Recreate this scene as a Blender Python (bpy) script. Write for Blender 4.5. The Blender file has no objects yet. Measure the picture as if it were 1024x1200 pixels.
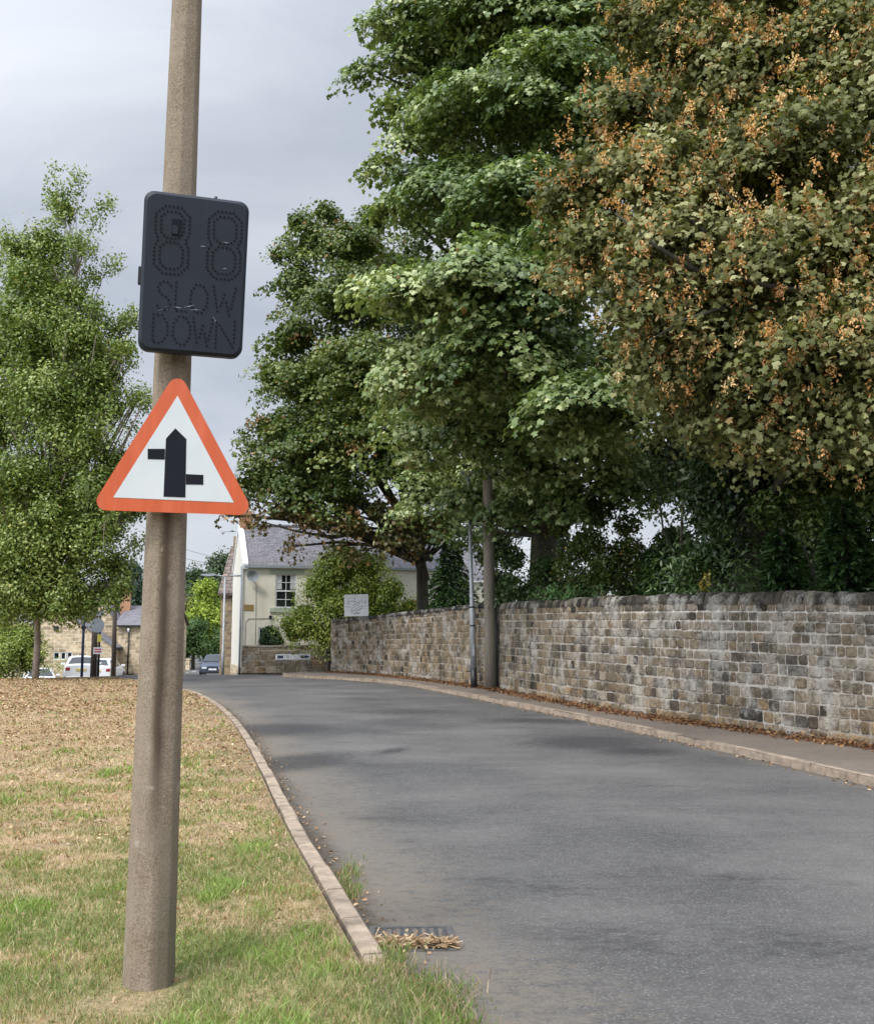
EXPOSURE = 0.2
import bpy, math, random
import numpy as np
from mathutils import Vector, Matrix
random.seed(7)
rng = np.random.default_rng(11)
scene = bpy.context.scene
COL = scene.collection
PI = math.pi
EYE = 1.6
F = 1200.0
PITCH = math.atan(144 / 1200.0)
_cp, _sp = math.cos(PITCH), math.sin(PITCH)

def at(px, py, Y):
    """point at forward distance Y seen at photograph pixel px, py (used to read real positions off the photo)"""
    u = (px - 512) / F; v = (600 - py) / F
    dx, dy, dz = u, _cp - v * _sp, _sp + v * _cp
    k = Y / dy
    return Vector((dx * k, Y, EYE + dz * k))

# ------------------------------------------------------------------ terrain
def sm(a, b, t):
    t = np.clip((np.asarray(t, float) - a) / (b - a), 0, 1)
    return t * t * (3 - 2 * t)
KL = np.array([(1.35, -2), (.72, 1.3), (.143, 3.6), (-.091, 4.5), (-.345, 5.5), (-.717, 7), (-1.21, 9), (-1.79, 11.5), (-2.385, 14), (-3.127, 17), (-3.924, 20),
               (-4.961, 23.5), (-6.155, 27), (-7.2, 29.5), (-9.4, 34), (-12.2, 38), (-16, 41.5), (-22, 44), (-34, 46)], float)
KR = np.array([(7.6, -8), (6.5, 0), (5.7, 5), (4.65, 10.9), (3.7, 15.5), (2.75, 19.5), (1.7, 23.4), (.45, 28), (-.87, 32.5), (-2.2, 35.3),
               (-3.6, 37.3), (-5.2, 39), (-6.0, 40.3), (-5.9, 41.6), (-5.0, 42.8), (-3.2, 43.6), (0, 44), (14, 44.6)], float)
WR = np.array([(10.4, -8), (9.3, 0), (8.2, 5), (6.75, 10.9), (5.9, 13.8), (3.93, 19.2), (2.75, 23.6), (1.72, 28.2), (.85, 31),
               (-.4, 34.5), (-1.3, 36.9), (-2.6, 39.6), (-4.35, 42.4)], float)

def smooth_curve(P, n=4):
    P = np.asarray(P, float)
    out = []
    for i in range(len(P) - 1):
        p0 = P[max(i - 1, 0)]; p1 = P[i]; p2 = P[i + 1]; p3 = P[min(i + 2, len(P) - 1)]
        for k in range(n):
            t = k / n
            out.append(0.5 * ((2 * p1) + (-p0 + p2) * t + (2 * p0 - 5 * p1 + 4 * p2 - p3) * t * t + (-p0 + 3 * p1 - 3 * p2 + p3) * t ** 3))
    out.append(P[-1])
    return np.array(out)
KLs = smooth_curve(KL, 5); KRs = smooth_curve(KR, 5); WRs = smooth_curve(WR, 5)

def kerb_x(y):
    return np.interp(y, KLs[:, 1], KLs[:, 0])

def H(x, y):
    x = np.asarray(x, float); y = np.asarray(y, float)
    def drop(y, y0, y1, s):
        # zero before y0, slope s, flat after y1, softened ends
        a = np.clip(y - y0, 0, None); a = np.where(a < 4, a * a / 8, a - 2)
        b = np.clip(y - y1, 0, None); b = np.where(b < 20, b * b / 40, b - 10)
        return -s * (a - b)
    hr = drop(y, 40.0, 70, .0395)
    hl = drop(y, 34.5, 52, .078)
    w = sm(-4, 1.5, x - np.interp(y, [30, 36, 45, 56, 73, 100, 200], [-9, -11, -13.5, -18, -21, -25, -40]))
    h = hr * w + hl * (1 - w)
    far = sm(150, 420, np.hypot(x, y))
    return h + far * 7.0
def Hf(x, y):
    return float(H(x, y))

def vnoise(x, y, seed=0):
    x = np.asarray(x, float); y = np.asarray(y, float)
    xi = np.floor(x).astype(np.int64); yi = np.floor(y).astype(np.int64)
    fx = x - xi; fy = y - yi
    fx = fx * fx * (3 - 2 * fx); fy = fy * fy * (3 - 2 * fy)
    def h(a, b):
        n = (a * 374761393 + b * 668265263 + seed * 982451653) & 0x7fffffff
        n = ((n ^ (n >> 13)) * 1274126177) & 0x7fffffff
        return ((n ^ (n >> 16)) & 0xffff) / 65535.0
    return (h(xi, yi) * (1 - fx) + h(xi + 1, yi) * fx) * (1 - fy) + (h(xi, yi + 1) * (1 - fx) + h(xi + 1, yi + 1) * fx) * fy
def fbm(x, y, seed=0, o=4):
    s = 0; a = .5; t = 0
    for i in range(o):
        s = s + a * vnoise(x * 2 ** i, y * 2 ** i, seed + i); t += a; a *= .55
    return s / t

# ------------------------------------------------------------------ materials
MATS = {}
def new_mat(name):
    m = bpy.data.materials.new(name); m.use_nodes = True
    m.node_tree.nodes.clear(); MATS[name] = m
    return m, m.node_tree.nodes, m.node_tree.links
def N(ns, t, **kw):
    n = ns.new(t)
    for k, v in kw.items():
        if k in n.inputs.keys(): n.inputs[k].default_value = v
        else: setattr(n, k, v)
    return n
def c4(c): return (c[0], c[1], c[2], 1)
def mixc(ns, ls, fac, a, b, mode='MIX'):
    n = ns.new('ShaderNodeMix'); n.data_type = 'RGBA'; n.blend_type = mode
    for sock, v in ((n.inputs[0], fac), (n.inputs[6], a), (n.inputs[7], b)):
        if hasattr(v, 'is_linked') or hasattr(v, 'links'): ls.new(v, sock)
        elif isinstance(v, (int, float)): sock.default_value = v
        else: sock.default_value = c4(v)
    return n.outputs[2]
def ramp(ns, ls, src, stops):
    r = ns.new('ShaderNodeValToRGB'); ls.new(src, r.inputs[0])
    while len(r.color_ramp.elements) < len(stops): r.color_ramp.elements.new(.5)
    for e, (p, c) in zip(r.color_ramp.elements, stops):
        e.position = p; e.color = c4(c) if not isinstance(c, (int, float)) else (c, c, c, 1)
    return r.outputs[0]
def noise(ns, ls, vec, scale, detail=6, rough=.6, mapping=None, dist=0):
    if mapping:
        mp = ns.new('ShaderNodeMapping'); ls.new(vec, mp.inputs[0]); mp.inputs['Scale'].default_value = mapping; vec = mp.outputs[0]
    n = ns.new('ShaderNodeTexNoise'); ls.new(vec, n.inputs['Vector']); n.inputs['Scale'].default_value = scale
    n.inputs['Detail'].default_value = detail; n.inputs['Roughness'].default_value = rough; n.inputs['Distortion'].default_value = dist
    return n.outputs['Fac']
def finish(m, ns, ls, col, rough=.7, bump=None, bstr=.3, bdist=.01, metal=0, spec=.5, emit=None):
    b = ns.new('ShaderNodeBsdfPrincipled'); o = ns.new('ShaderNodeOutputMaterial')
    ls.new(b.outputs[0], o.inputs[0])
    if hasattr(col, 'links'): ls.new(col, b.inputs['Base Color'])
    else: b.inputs['Base Color'].default_value = c4(col)
    if hasattr(rough, 'links'): ls.new(rough, b.inputs['Roughness'])
    else: b.inputs['Roughness'].default_value = rough
    b.inputs['Metallic'].default_value = metal
    b.inputs['Specular IOR Level'].default_value = spec
    if bump is not None:
        bn = ns.new('ShaderNodeBump'); ls.new(bump, bn.inputs['Height']); bn.inputs['Strength'].default_value = bstr; bn.inputs['Distance'].default_value = bdist
        ls.new(bn.outputs[0], b.inputs['Normal'])
    return b
def pbr(name, col, rough=.6, var=.25, scale=8, metal=0, bstr=.2, bdist=.004, bscale=None, stretch=None, spec=.5, dirt=None, dscale=2):
    m, ns, ls = new_mat(name)
    tc = ns.new('ShaderNodeTexCoord').outputs['Object']
    f = noise(ns, ls, tc, scale, mapping=stretch)
    a = [c * (1 - var) for c in col]; b = [min(1, c * (1 + var)) for c in col]
    cc = mixc(ns, ls, ramp(ns, ls, f, [(.3, 0.), (.7, 1.)]), a, b)
    if dirt is not None:
        g = noise(ns, ls, tc, dscale, mapping=stretch)
        cc = mixc(ns, ls, ramp(ns, ls, g, [(.5, 0.), (.72, .8)]), cc, dirt)
    h = noise(ns, ls, tc, bscale or scale * 4, mapping=stretch)
    finish(m, ns, ls, cc, rough, h, bstr, bdist, metal, spec)
    return m
def attr_mat(name, rough=.6, spec=.3, transl=0.0, bstr=0, bscale=40, bdist=.01, mottle=0., mscale=8, stain=None, stain2=None):
    """colour comes from the per-point colour attribute 'col'"""
    m, ns, ls = new_mat(name)
    at_ = ns.new('ShaderNodeAttribute'); at_.attribute_name = 'col'; col = at_.outputs['Color']
    tc = ns.new('ShaderNodeTexCoord').outputs['Object']
    if mottle:
        f = noise(ns, ls, tc, mscale)
        col = mixc(ns, ls, 1.0, col, ramp(ns, ls, f, [(.25, 1 - mottle), (.75, 1 + mottle)]), 'MULTIPLY')
    if stain:
        g = noise(ns, ls, tc, stain[1], 8, .7)
        col = mixc(ns, ls, ramp(ns, ls, g, [(.50, 0.), (.60, stain[2])]), col, stain[0])
    if stain2:
        g = noise(ns, ls, tc, stain2[1], 9, .75, mapping=(1, 1, 1.3))
        col = mixc(ns, ls, ramp(ns, ls, g, [(.50, 0.), (.64, stain2[2])]), col, stain2[0])
    h = noise(ns, ls, tc, bscale) if bstr else None
    b = finish(m, ns, ls, col, rough, h, bstr, bdist, 0, spec)
    if transl:
        t = ns.new('ShaderNodeBsdfTranslucent'); ls.new(mixc(ns, ls, 1.0, col, (1.25, 1.35, .55), 'MULTIPLY'), t.inputs[0])
        ms = ns.new('ShaderNodeMixShader'); ms.inputs[0].default_value = transl
        ls.new(b.outputs[0], ms.inputs[1]); ls.new(t.outputs[0], ms.inputs[2])
        o = [n for n in ns if n.type == 'OUTPUT_MATERIAL'][0]; ls.new(ms.outputs[0], o.inputs[0])
    return m

# ------------------------------------------------------------------ mesh building
def auto_uv(me):
    nl = len(me.loops)
    co = np.empty(len(me.vertices) * 3); me.vertices.foreach_get('co', co); co = co.reshape(-1, 3)
    vi = np.empty(nl, np.int32); me.loops.foreach_get('vertex_index', vi)
    nor = np.empty(len(me.polygons) * 3); me.polygons.foreach_get('normal', nor); nor = nor.reshape(-1, 3)
    tot = np.empty(len(me.polygons), np.int32); me.polygons.foreach_get('loop_total', tot)
    ln = np.repeat(nor, tot, 0); p = co[vi]
    h = np.stack([-ln[:, 1], ln[:, 0]], 1); L = np.hypot(h[:, 0], h[:, 1]); ok = L > .05
    hx = np.where(ok, h[:, 0] / np.maximum(L, 1e-6), 1); hy = np.where(ok, h[:, 1] / np.maximum(L, 1e-6), 0)
    u = p[:, 0] * hx + p[:, 1] * hy
    # distance up the slope
    v = np.where(ok, p[:, 2] / np.maximum(L, .2), p[:, 1])
    uv = me.uv_layers.new(name='UVMap'); arr = np.stack([u, v], 1).astype(np.float32).ravel()
    uv.data.foreach_set('uv', arr)

def mesh_np(name, V, sizes, idx, mat, parent=None, col=None, smooth=False, midx=None):
    me = bpy.data.meshes.new(name)
    V = np.asarray(V, np.float32).reshape(-1, 3); idx = np.asarray(idx, np.int32).ravel(); sizes = np.asarray(sizes, np.int32)
    me.vertices.add(len(V)); me.vertices.foreach_set('co', V.ravel())
    me.loops.add(len(idx)); me.loops.foreach_set('vertex_index', idx)
    me.polygons.add(len(sizes)); st = np.zeros(len(sizes), np.int32); st[1:] = np.cumsum(sizes)[:-1]
    me.polygons.foreach_set('loop_start', st)
    if smooth: me.polygons.foreach_set('use_smooth', np.ones(len(sizes), bool))
    for m in (mat if isinstance(mat, (list, tuple)) else [mat]): me.materials.append(m)
    if midx is not None: me.polygons.foreach_set('material_index', np.asarray(midx, np.int32))
    if col is not None:
        a = me.color_attributes.new('col', 'FLOAT_COLOR', 'POINT')
        c = np.ones((len(V), 4), np.float32); c[:, :3] = col; a.data.foreach_set('color', c.ravel())
    me.update(calc_edges=True)
    o = bpy.data.objects.new(name, me); COL.objects.link(o)
    if parent is not None: o.parent = parent
    return o

class MB:
    def __init__(s): s.v = []; s.f = []; s.m = []; s.c = []; s.sm = []
    def add(s, vs, fs, mi=0, M=None, col=None, smooth=False):
        b = len(s.v)
        for p in vs:
            p = Vector(p)
            s.v.append(M @ p if M is not None else p); s.c.append(col or (1, 1, 1))
        for f in fs: s.f.append([b + i for i in f]); s.m.append(mi); s.sm.append(smooth)
        return s
    def box(s, x0, x1, y0, y1, z0, z1, mi=0, M=None, col=None, bev=0):
        if bev:
            b = bev
            vs = []
            for z, i in ((z0, b), (z0 + b, 0), (z1 - b, 0), (z1, b)):
                for (x, y) in ((x0 + i, y0 + i + b * .0), (x1 - i, y0 + i), (x1 - i, y1 - i), (x0 + i, y1 - i)): vs.append((x, y, z))
            fs = [(3, 2, 1, 0), (12, 13, 14, 15)]
            for k in range(3):
                for j in range(4): fs.append((k * 4 + j, k * 4 + (j + 1) % 4, k * 4 + 4 + (j + 1) % 4, k * 4 + 4 + j))
            return s.add(vs, fs, mi, M, col)
        vs = [(x0, y0, z0), (x1, y0, z0), (x1, y1, z0), (x0, y1, z0), (x0, y0, z1), (x1, y0, z1), (x1, y1, z1), (x0, y1, z1)]
        return s.add(vs, [(3, 2, 1, 0), (4, 5, 6, 7), (0, 1, 5, 4), (1, 2, 6, 5), (2, 3, 7, 6), (3, 0, 4, 7)], mi, M, col)
    def tube(s, pts, radii, n=8, mi=0, M=None, cap=True, col=None, ph=0, smooth=True):
        pts = [Vector(p) for p in pts]
        if isinstance(radii, (int, float)): radii = [radii] * len(pts)
        vs = []; fs = []
        up = None
        for i, p in enumerate(pts):
            d = (pts[min(i + 1, len(pts) - 1)] - pts[max(i - 1, 0)])
            if d.length < 1e-9: d = Vector((0, 0, 1))
            d.normalize()
            if up is None: up = Vector((1, 0, 0)) if abs(d.x) < .9 else Vector((0, 1, 0))
            u = (up - d * up.dot(d)).normalized(); w = d.cross(u); up = u
            for k in range(n):
                a = 2 * PI * k / n + ph
                vs.append(p + (u * math.cos(a) + w * math.sin(a)) * radii[i])
        for i in range(len(pts) - 1):
            for k in range(n): fs.append((i * n + k, i * n + (k + 1) % n, (i + 1) * n + (k + 1) % n, (i + 1) * n + k))
        b = len(s.v); s.add(vs, fs, mi, M, col, smooth)
        if cap:
            s.f.append([b + k for k in range(n)][::-1]); s.m.append(mi); s.sm.append(False)
            s.f.append([b + (len(pts) - 1) * n + k for k in range(n)]); s.m.append(mi); s.sm.append(False)
        return s
    def prism(s, outline, y0, y1, mi=0, M=None, bev=0, col=None):
        """outline in x,z; extruded in y (y0 = front); optional front bevel"""
        n = len(outline); vs = []
        layers = [(y0, bev), (y0 + bev, 0), (y1, 0)] if bev else [(y0, 0), (y1, 0)]
        cx = sum(p[0] for p in outline) / n; cz = sum(p[1] for p in outline) / n
        W = max(abs(p[0] - cx) for p in outline); Hh = max(abs(p[1] - cz) for p in outline)
        for y, i in layers:
            for (x, z) in outline: vs.append((cx + (x - cx) * (1 - i / W), y, cz + (z - cz) * (1 - i / Hh)))
        L = len(layers)
        fs = [tuple(range(n)), tuple(range((L - 1) * n, L * n))[::-1]]
        for k in range(L - 1):
            for j in range(n): fs.append((k * n + (j + 1) % n, k * n + j, (k + 1) * n + j, (k + 1) * n + (j + 1) % n))
        return s.add(vs, fs, mi, M, col)
    def disc(s, x, y, z, r, n=8, mi=0, M=None, dy=.001, col=None):
        vs = [(x + r * math.cos(2 * PI * k / n), y, z + r * math.sin(2 * PI * k / n)) for k in range(n)]
        return s.prism([(v[0], v[2]) for v in vs], y - dy, y, mi, M, col=col)
    def build(s, name, mats, parent=None, uv=True, usecol=False, fixn=True):
        me = bpy.data.meshes.new(name)
        me.from_pydata([tuple(v) for v in s.v], [], s.f)
        for m in (mats if isinstance(mats, (list, tuple)) else [mats]): me.materials.append(m)
        me.polygons.foreach_set('material_index', np.array(s.m, np.int32)); me.polygons.foreach_set('use_smooth', np.array(s.sm, bool))
        if usecol:
            a = me.color_attributes.new('col', 'FLOAT_COLOR', 'POINT')
            c = np.ones((len(s.v), 4), np.float32); c[:, :3] = np.array(s.c); a.data.foreach_set('color', c.ravel())
        me.update()
        if uv: auto_uv(me)
        o = bpy.data.objects.new(name, me); COL.objects.link(o)
        if parent is not None: o.parent = parent
        return o

def tag(o, label, cat, group=None):
    o['label'] = label; o['category'] = cat
    if group: o['group'] = group
    return o
def thing(name, label, cat, loc=(0, 0, 0), rz=0, group=None):
    o = bpy.data.objects.new(name, None); COL.objects.link(o); o.location = loc; o.rotation_euler = (0, 0, rz)
    o.empty_display_size = .2
    return tag(o, label, cat, group)
def struct(o, kind='structure'):
    o['kind'] = kind; return o
def rrect(w, h, r, n=5, cx=0, cz=0):
    out = []
    for (sx, sz, a0) in ((1, 1, 0), (-1, 1, 90), (-1, -1, 180), (1, -1, 270)):
        for k in range(n + 1):
            a = math.radians(a0 + 90 * k / n)
            out.append((cx + sx * (w / 2 - r) + r * math.cos(a), cz + sz * (h / 2 - r) + r * math.sin(a)))
    return out[::-1]
def ribbon_pts(curve, y_off=0):
    return curve
def resample(P, step=None, n=None):
    P = np.asarray(P, float); d = np.r_[0, np.cumsum(np.hypot(*np.diff(P[:, :2], axis=0).T))]
    if n is None: n = max(2, int(d[-1] / step) + 1)
    t = np.linspace(0, d[-1], n)
    return np.stack([np.interp(t, d, P[:, k]) for k in range(P.shape[1])], 1), t
def lookup(P):
    """arc-length parametrised curve -> function s -> (pos, tangent)"""
    P = np.asarray(P, float); d = np.r_[0, np.cumsum(np.hypot(*np.diff(P, axis=0).T))]
    def f(s):
        p = np.array([np.interp(s, d, P[:, 0]), np.interp(s, d, P[:, 1])])
        q0 = np.array([np.interp(s - .3, d, P[:, 0]), np.interp(s - .3, d, P[:, 1])]); q1 = np.array([np.interp(s + .3, d, P[:, 0]), np.interp(s + .3, d, P[:, 1])])
        t = q1 - q0; t /= max(np.hypot(*t), 1e-9); return p, t
    return f, d[-1]
# ================================================================== camera, sky, sun
cam = bpy.data.cameras.new('camera'); camo = bpy.data.objects.new('camera', cam); COL.objects.link(camo)
cam.sensor_fit = 'VERTICAL'; cam.sensor_height = 36; cam.lens = 36; cam.clip_end = 3000; cam.clip_start = .05
camo.location = (0, 0, EYE); camo.rotation_euler = (PI / 2 + PITCH, 0, 0)
scene.camera = camo
scene.view_settings.view_transform = 'Standard'; scene.view_settings.look = 'None'; scene.view_settings.gamma = 1
scene.view_settings.exposure = EXPOSURE
scene.cycles.use_denoising = True
scene.cycles.max_bounces = 6; scene.cycles.diffuse_bounces = 3; scene.cycles.glossy_bounces = 2; scene.cycles.transmission_bounces = 3; scene.cycles.transparent_max_bounces = 4
scene.cycles.caustics_reflective = False; scene.cycles.caustics_refractive = False

SUN_EL, SUN_AZ = math.radians(52), math.radians(215)   # azimuth clockwise from +y (behind the camera, to the left)
sdir = Vector((math.sin(SUN_AZ) * math.cos(SUN_EL), math.cos(SUN_AZ) * math.cos(SUN_EL), math.sin(SUN_EL)))
w = bpy.data.worlds.new('World'); scene.world = w; w.use_nodes = True
ns, ls = w.node_tree.nodes, w.node_tree.links; ns.clear()
tc = ns.new('ShaderNodeTexCoord').outputs['Generated']
sky = ns.new('ShaderNodeTexSky'); sky.sky_type = 'NISHITA'; sky.sun_disc = False; sky.sun_elevation = SUN_EL; sky.sun_rotation = SUN_AZ
# clouds: soft grey layer, brighter round the hidden sun
mp = ns.new('ShaderNodeMapping'); ls.new(tc, mp.inputs[0]); mp.inputs['Scale'].default_value = (1, 1, 2.6); mp.inputs['Location'].default_value = (1.3, .4, .25)
n1 = noise(ns, ls, mp.outputs[0], 2.3, 7, .55, dist=.5)
cloud = ramp(ns, ls, n1, [(.34, (.47, .51, .59)), (.50, (.57, .61, .68)), (.70, (.70, .73, .78))])
dt = ns.new('ShaderNodeVectorMath'); dt.operation = 'DOT_PRODUCT'; ls.new(tc, dt.inputs[0]); dt.inputs[1].default_value = sdir
mr = ns.new('ShaderNodeMapRange'); ls.new(dt.outputs['Value'], mr.inputs[0]); mr.inputs[1].default_value = -.1; mr.inputs[2].default_value = 1; mr.inputs[3].default_value = 0; mr.inputs[4].default_value = 1
pw = ns.new('ShaderNodeMath'); pw.operation = 'POWER'; ls.new(mr.outputs[0], pw.inputs[0]); pw.inputs[1].default_value = 1.6
ml = ns.new('ShaderNodeMath'); ml.operation = 'MULTIPLY_ADD'; ls.new(pw.outputs[0], ml.inputs[0]); ml.inputs[1].default_value = 4.0; ml.inputs[2].default_value = 1.0
bg1 = ns.new('ShaderNodeBackground'); ls.new(sky.outputs[0], bg1.inputs[0]); bg1.inputs[1].default_value = .08
bg2 = ns.new('ShaderNodeBackground'); ls.new(cloud, bg2.inputs[0]); ls.new(ml.outputs[0], bg2.inputs[1])
mx = ns.new('ShaderNodeMixShader'); mx.inputs[0].default_value = .88
ls.new(bg1.outputs[0], mx.inputs[1]); ls.new(bg2.outputs[0], mx.inputs[2])
wo = ns.new('ShaderNodeOutputWorld'); ls.new(mx.outputs[0], wo.inputs[0])
sun = bpy.data.lights.new('sun', 'SUN'); suno = bpy.data.objects.new('sun', sun); COL.objects.link(suno)
sun.energy = 2.0; sun.angle = math.radians(12); sun.color = (1, .95, .87)
suno.rotation_euler = (-sdir).to_track_quat('-Z', 'Y').to_euler()

# ================================================================== materials
def asphalt(name, base, light, dark, edge_dust=True):
    m, ns, ls = new_mat(name)
    tc = ns.new('ShaderNodeTexCoord').outputs['Object']
    speck = noise(ns, ls, tc, 55, 4, .85)
    col = mixc(ns, ls, ramp(ns, ls, speck, [(.40, 0.), (.60, 1.)]), dark, base)
    sp2 = ns.new('ShaderNodeTexVoronoi'); ls.new(tc, sp2.inputs['Vector']); sp2.inputs['Scale'].default_value = 42
    col = mixc(ns, ls, ramp(ns, ls, sp2.outputs['Distance'], [(.12, .75), (.3, 0.)]), col, light)
    mid = noise(ns, ls, tc, 11, 7, .8)
    col = mixc(ns, ls, 1.0, col, ramp(ns, ls, mid, [(.32, .68), (.5, 1.), (.68, 1.3)]), 'MULTIPLY')
    big = noise(ns, ls, tc, .45, 5, .6)
    col = mixc(ns, ls, ramp(ns, ls, big, [(.35, 0.), (.7, .45)]), col, light)
    # worn, cracked streaks across the lane
    cr = noise(ns, ls, tc, .8, 7, .72, mapping=(.45, 1.5, 1), dist=.4)
    crm = ramp(ns, ls, cr, [(.52, 0.), (.62, 1.)])
    v = ns.new('ShaderNodeTexVoronoi'); v.feature = 'DISTANCE_TO_EDGE'; ls.new(tc, v.inputs['Vector']); v.inputs['Scale'].default_value = 15
    line = ramp(ns, ls, v.outputs['Distance'], [(.02, 1.), (.11, .25)])
    mm = ns.new('ShaderNodeMath'); mm.operation = 'MULTIPLY'; ls.new(crm, mm.inputs[0]); ls.new(line, mm.inputs[1])
    m8 = ns.new('ShaderNodeMath'); m8.operation = 'MULTIPLY'; ls.new(mm.outputs[0], m8.inputs[0]); m8.inputs[1].default_value = .5
    col = mixc(ns, ls, m8.outputs[0], col, dark)
    a = ns.new('ShaderNodeAttribute'); a.attribute_name = 'col'
    sp = ns.new('ShaderNodeSeparateColor'); ls.new(a.outputs['Color'], sp.inputs[0])
    fine = noise(ns, ls, tc, 7, 10, .85, mapping=(1, 1.6, 1), dist=.2)
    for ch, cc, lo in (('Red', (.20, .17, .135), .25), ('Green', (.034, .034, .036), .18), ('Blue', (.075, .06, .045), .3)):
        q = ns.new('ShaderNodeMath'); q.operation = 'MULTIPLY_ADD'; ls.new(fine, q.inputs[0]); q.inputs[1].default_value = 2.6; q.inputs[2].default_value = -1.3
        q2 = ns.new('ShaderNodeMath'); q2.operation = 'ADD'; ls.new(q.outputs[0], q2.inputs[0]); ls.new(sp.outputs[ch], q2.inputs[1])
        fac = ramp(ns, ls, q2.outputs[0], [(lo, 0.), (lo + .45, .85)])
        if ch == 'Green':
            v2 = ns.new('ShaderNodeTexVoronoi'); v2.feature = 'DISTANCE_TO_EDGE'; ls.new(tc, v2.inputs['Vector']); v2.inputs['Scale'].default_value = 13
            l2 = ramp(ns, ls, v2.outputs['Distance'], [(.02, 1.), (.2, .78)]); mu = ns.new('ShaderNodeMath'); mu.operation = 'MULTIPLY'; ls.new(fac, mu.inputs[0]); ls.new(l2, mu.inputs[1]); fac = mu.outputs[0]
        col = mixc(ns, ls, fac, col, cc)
    finish(m, ns, ls, col, .85, speck, .8, .016, 0, .3)
    return m
M = {}
M['road'] = asphalt('asphalt', (.116, .113, .110), (.25, .236, .22), (.048, .047, .047))
M['pave'] = asphalt('pavement_asphalt', (.18, .145, .12), (.30, .255, .21), (.10, .085, .07))
M['kerb'] = pbr('kerb_stone', (.32, .25, .185), .9, .35, 9, bstr=.8, bdist=.012, dirt=(.12, .095, .07), dscale=2.2)
M['concrete'] = None
M['black'] = pbr('black_plastic', (.012, .013, .015), .45, .2, 10)
M['steel'] = pbr('galvanised_steel', (.33, .35, .37), .5, .2, 12, metal=.3, dirt=(.22, .21, .2))
M['wood'] = pbr('weathered_pole_wood', (.17, .145, .115), .85, .3, 6, stretch=(8, 8, .6), bstr=.6, bdist=.01, dirt=(.13, .15, .09), dscale=1.2)
M['darkwood'] = pbr('dark_pole_wood', (.055, .04, .03), .8, .25, 6, stretch=(6, 6, .6))
M['white'] = pbr('white_paint', (.74, .76, .78), .5, .04, 3)
M['render'] = pbr('cream_render', (.80, .76, .65), .85, .05, 2, bstr=.25, bdist=.004, dirt=(.62, .57, .46), dscale=.7)
M['render2'] = pbr('pale_render', (.72, .69, .61), .85, .05, 2, bstr=.2, bdist=.004)
M['sage'] = pbr('sage_painted_stone', (.42, .47, .38), .8, .1, 3)
M['brick'] = pbr('chimney_brick', (.42, .22, .13), .85, .3, 9)
M['glass'] = pbr('window_glass', (.012, .016, .02), .06, .2, 3, spec=.8, bstr=0)
M['curtain'] = pbr('net_curtain', (.55, .56, .58), .8, .15, 20)
M['carwhite'] = pbr('white_car_paint', (.78, .79, .82), .22, .02, 2, bstr=0)
M['carblue'] = pbr('blue_grey_car_paint', (.085, .105, .15), .22, .08, 2, metal=.5, bstr=0)
M['tyre'] = pbr('tyre_rubber', (.018, .018, .018), .8, .2, 20)
M['rim'] = pbr('alloy', (.5, .51, .53), .3, .1, 8, metal=.8)
M['red'] = pbr('red_lamp', (.30, .02, .015), .25, .1, 8)
M['lampglass'] = pbr('headlight_glass', (.62, .66, .72), .12, .15, 30, spec=.8)
M['yellow'] = pbr('yellow_sign_face', (.62, .55, .10), .5, .08, 5)
M['redsign'] = pbr('red_sign_face', (.55, .06, .07), .5, .08, 5)
M['plateY'] = pbr('yellow_number_plate', (.65, .5, .12), .5, .05, 5)
M['orange'] = pbr('faded_red_sign_border', (.47, .080, .022), .42, .10, 9, bstr=.06, dirt=(.52, .11, .05), dscale=5, stretch=(3, 1, .4))
M['signwhite'] = pbr('sign_white', (.50, .53, .55), .42, .05, 6, bstr=.02, dirt=(.55, .57, .58), dscale=4)
M['signblack'] = pbr('sign_black', (.008, .010, .015), .6, .15, 6, bstr=.02, spec=.12)
M['signgrey'] = pbr('sign_back_grey', (.30, .33, .37), .5, .1, 6)
M['bluepost'] = pbr('dark_blue_post_paint', (.02, .04, .09), .5, .1, 6)
M['iron'] = pbr('cast_iron', (.10, .10, .105), .55, .3, 20, metal=.5, bstr=.5, dirt=(.18, .12, .07), dscale=9)
M['cable'] = pbr('black_cable', (.03, .03, .032), .7, .1, 5)

def brickish(name, c1, c2, mortar, bw, bh, ms=.012, bstr=.5, off=.5):
    m, ns, ls = new_mat(name)
    uv = ns.new('ShaderNodeUVMap').outputs[0]
    wv = ns.new('ShaderNodeTexNoise'); ls.new(uv, wv.inputs['Vector']); wv.inputs['Scale'].default_value = 3
    vm = ns.new('ShaderNodeVectorMath'); vm.operation = 'MULTIPLY_ADD'; ls.new(wv.outputs['Color'], vm.inputs[0]); vm.inputs[1].default_value = (.07, .03, 0); ls.new(uv, vm.inputs[2])
    b = ns.new('ShaderNodeTexBrick'); ls.new(vm.outputs[0], b.inputs['Vector'])
    b.inputs['Color1'].default_value = c4(c1); b.inputs['Color2'].default_value = c4(c2); b.inputs['Mortar'].default_value = c4(mortar)
    b.inputs['Scale'].default_value = 1; b.inputs['Mortar Size'].default_value = ms; b.inputs['Brick Width'].default_value = bw; b.inputs['Row Height'].default_value = bh
    b.inputs['Mortar Smooth'].default_value = .3; b.inputs['Bias'].default_value = -.1; b.offset = off
    f = noise(ns, ls, uv, 5, 5, .6)
    col = mixc(ns, ls, 1.0, b.outputs['Color'], ramp(ns, ls, f, [(.25, .6), (.75, 1.35)]), 'MULTIPLY')
    sb = ns.new('ShaderNodeMath'); sb.operation = 'SUBTRACT'; sb.inputs[0].default_value = 1; ls.new(b.outputs['Fac'], sb.inputs[1])
    finish(m, ns, ls, col, .85, sb.outputs[0], bstr, .015)
    return m
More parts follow.
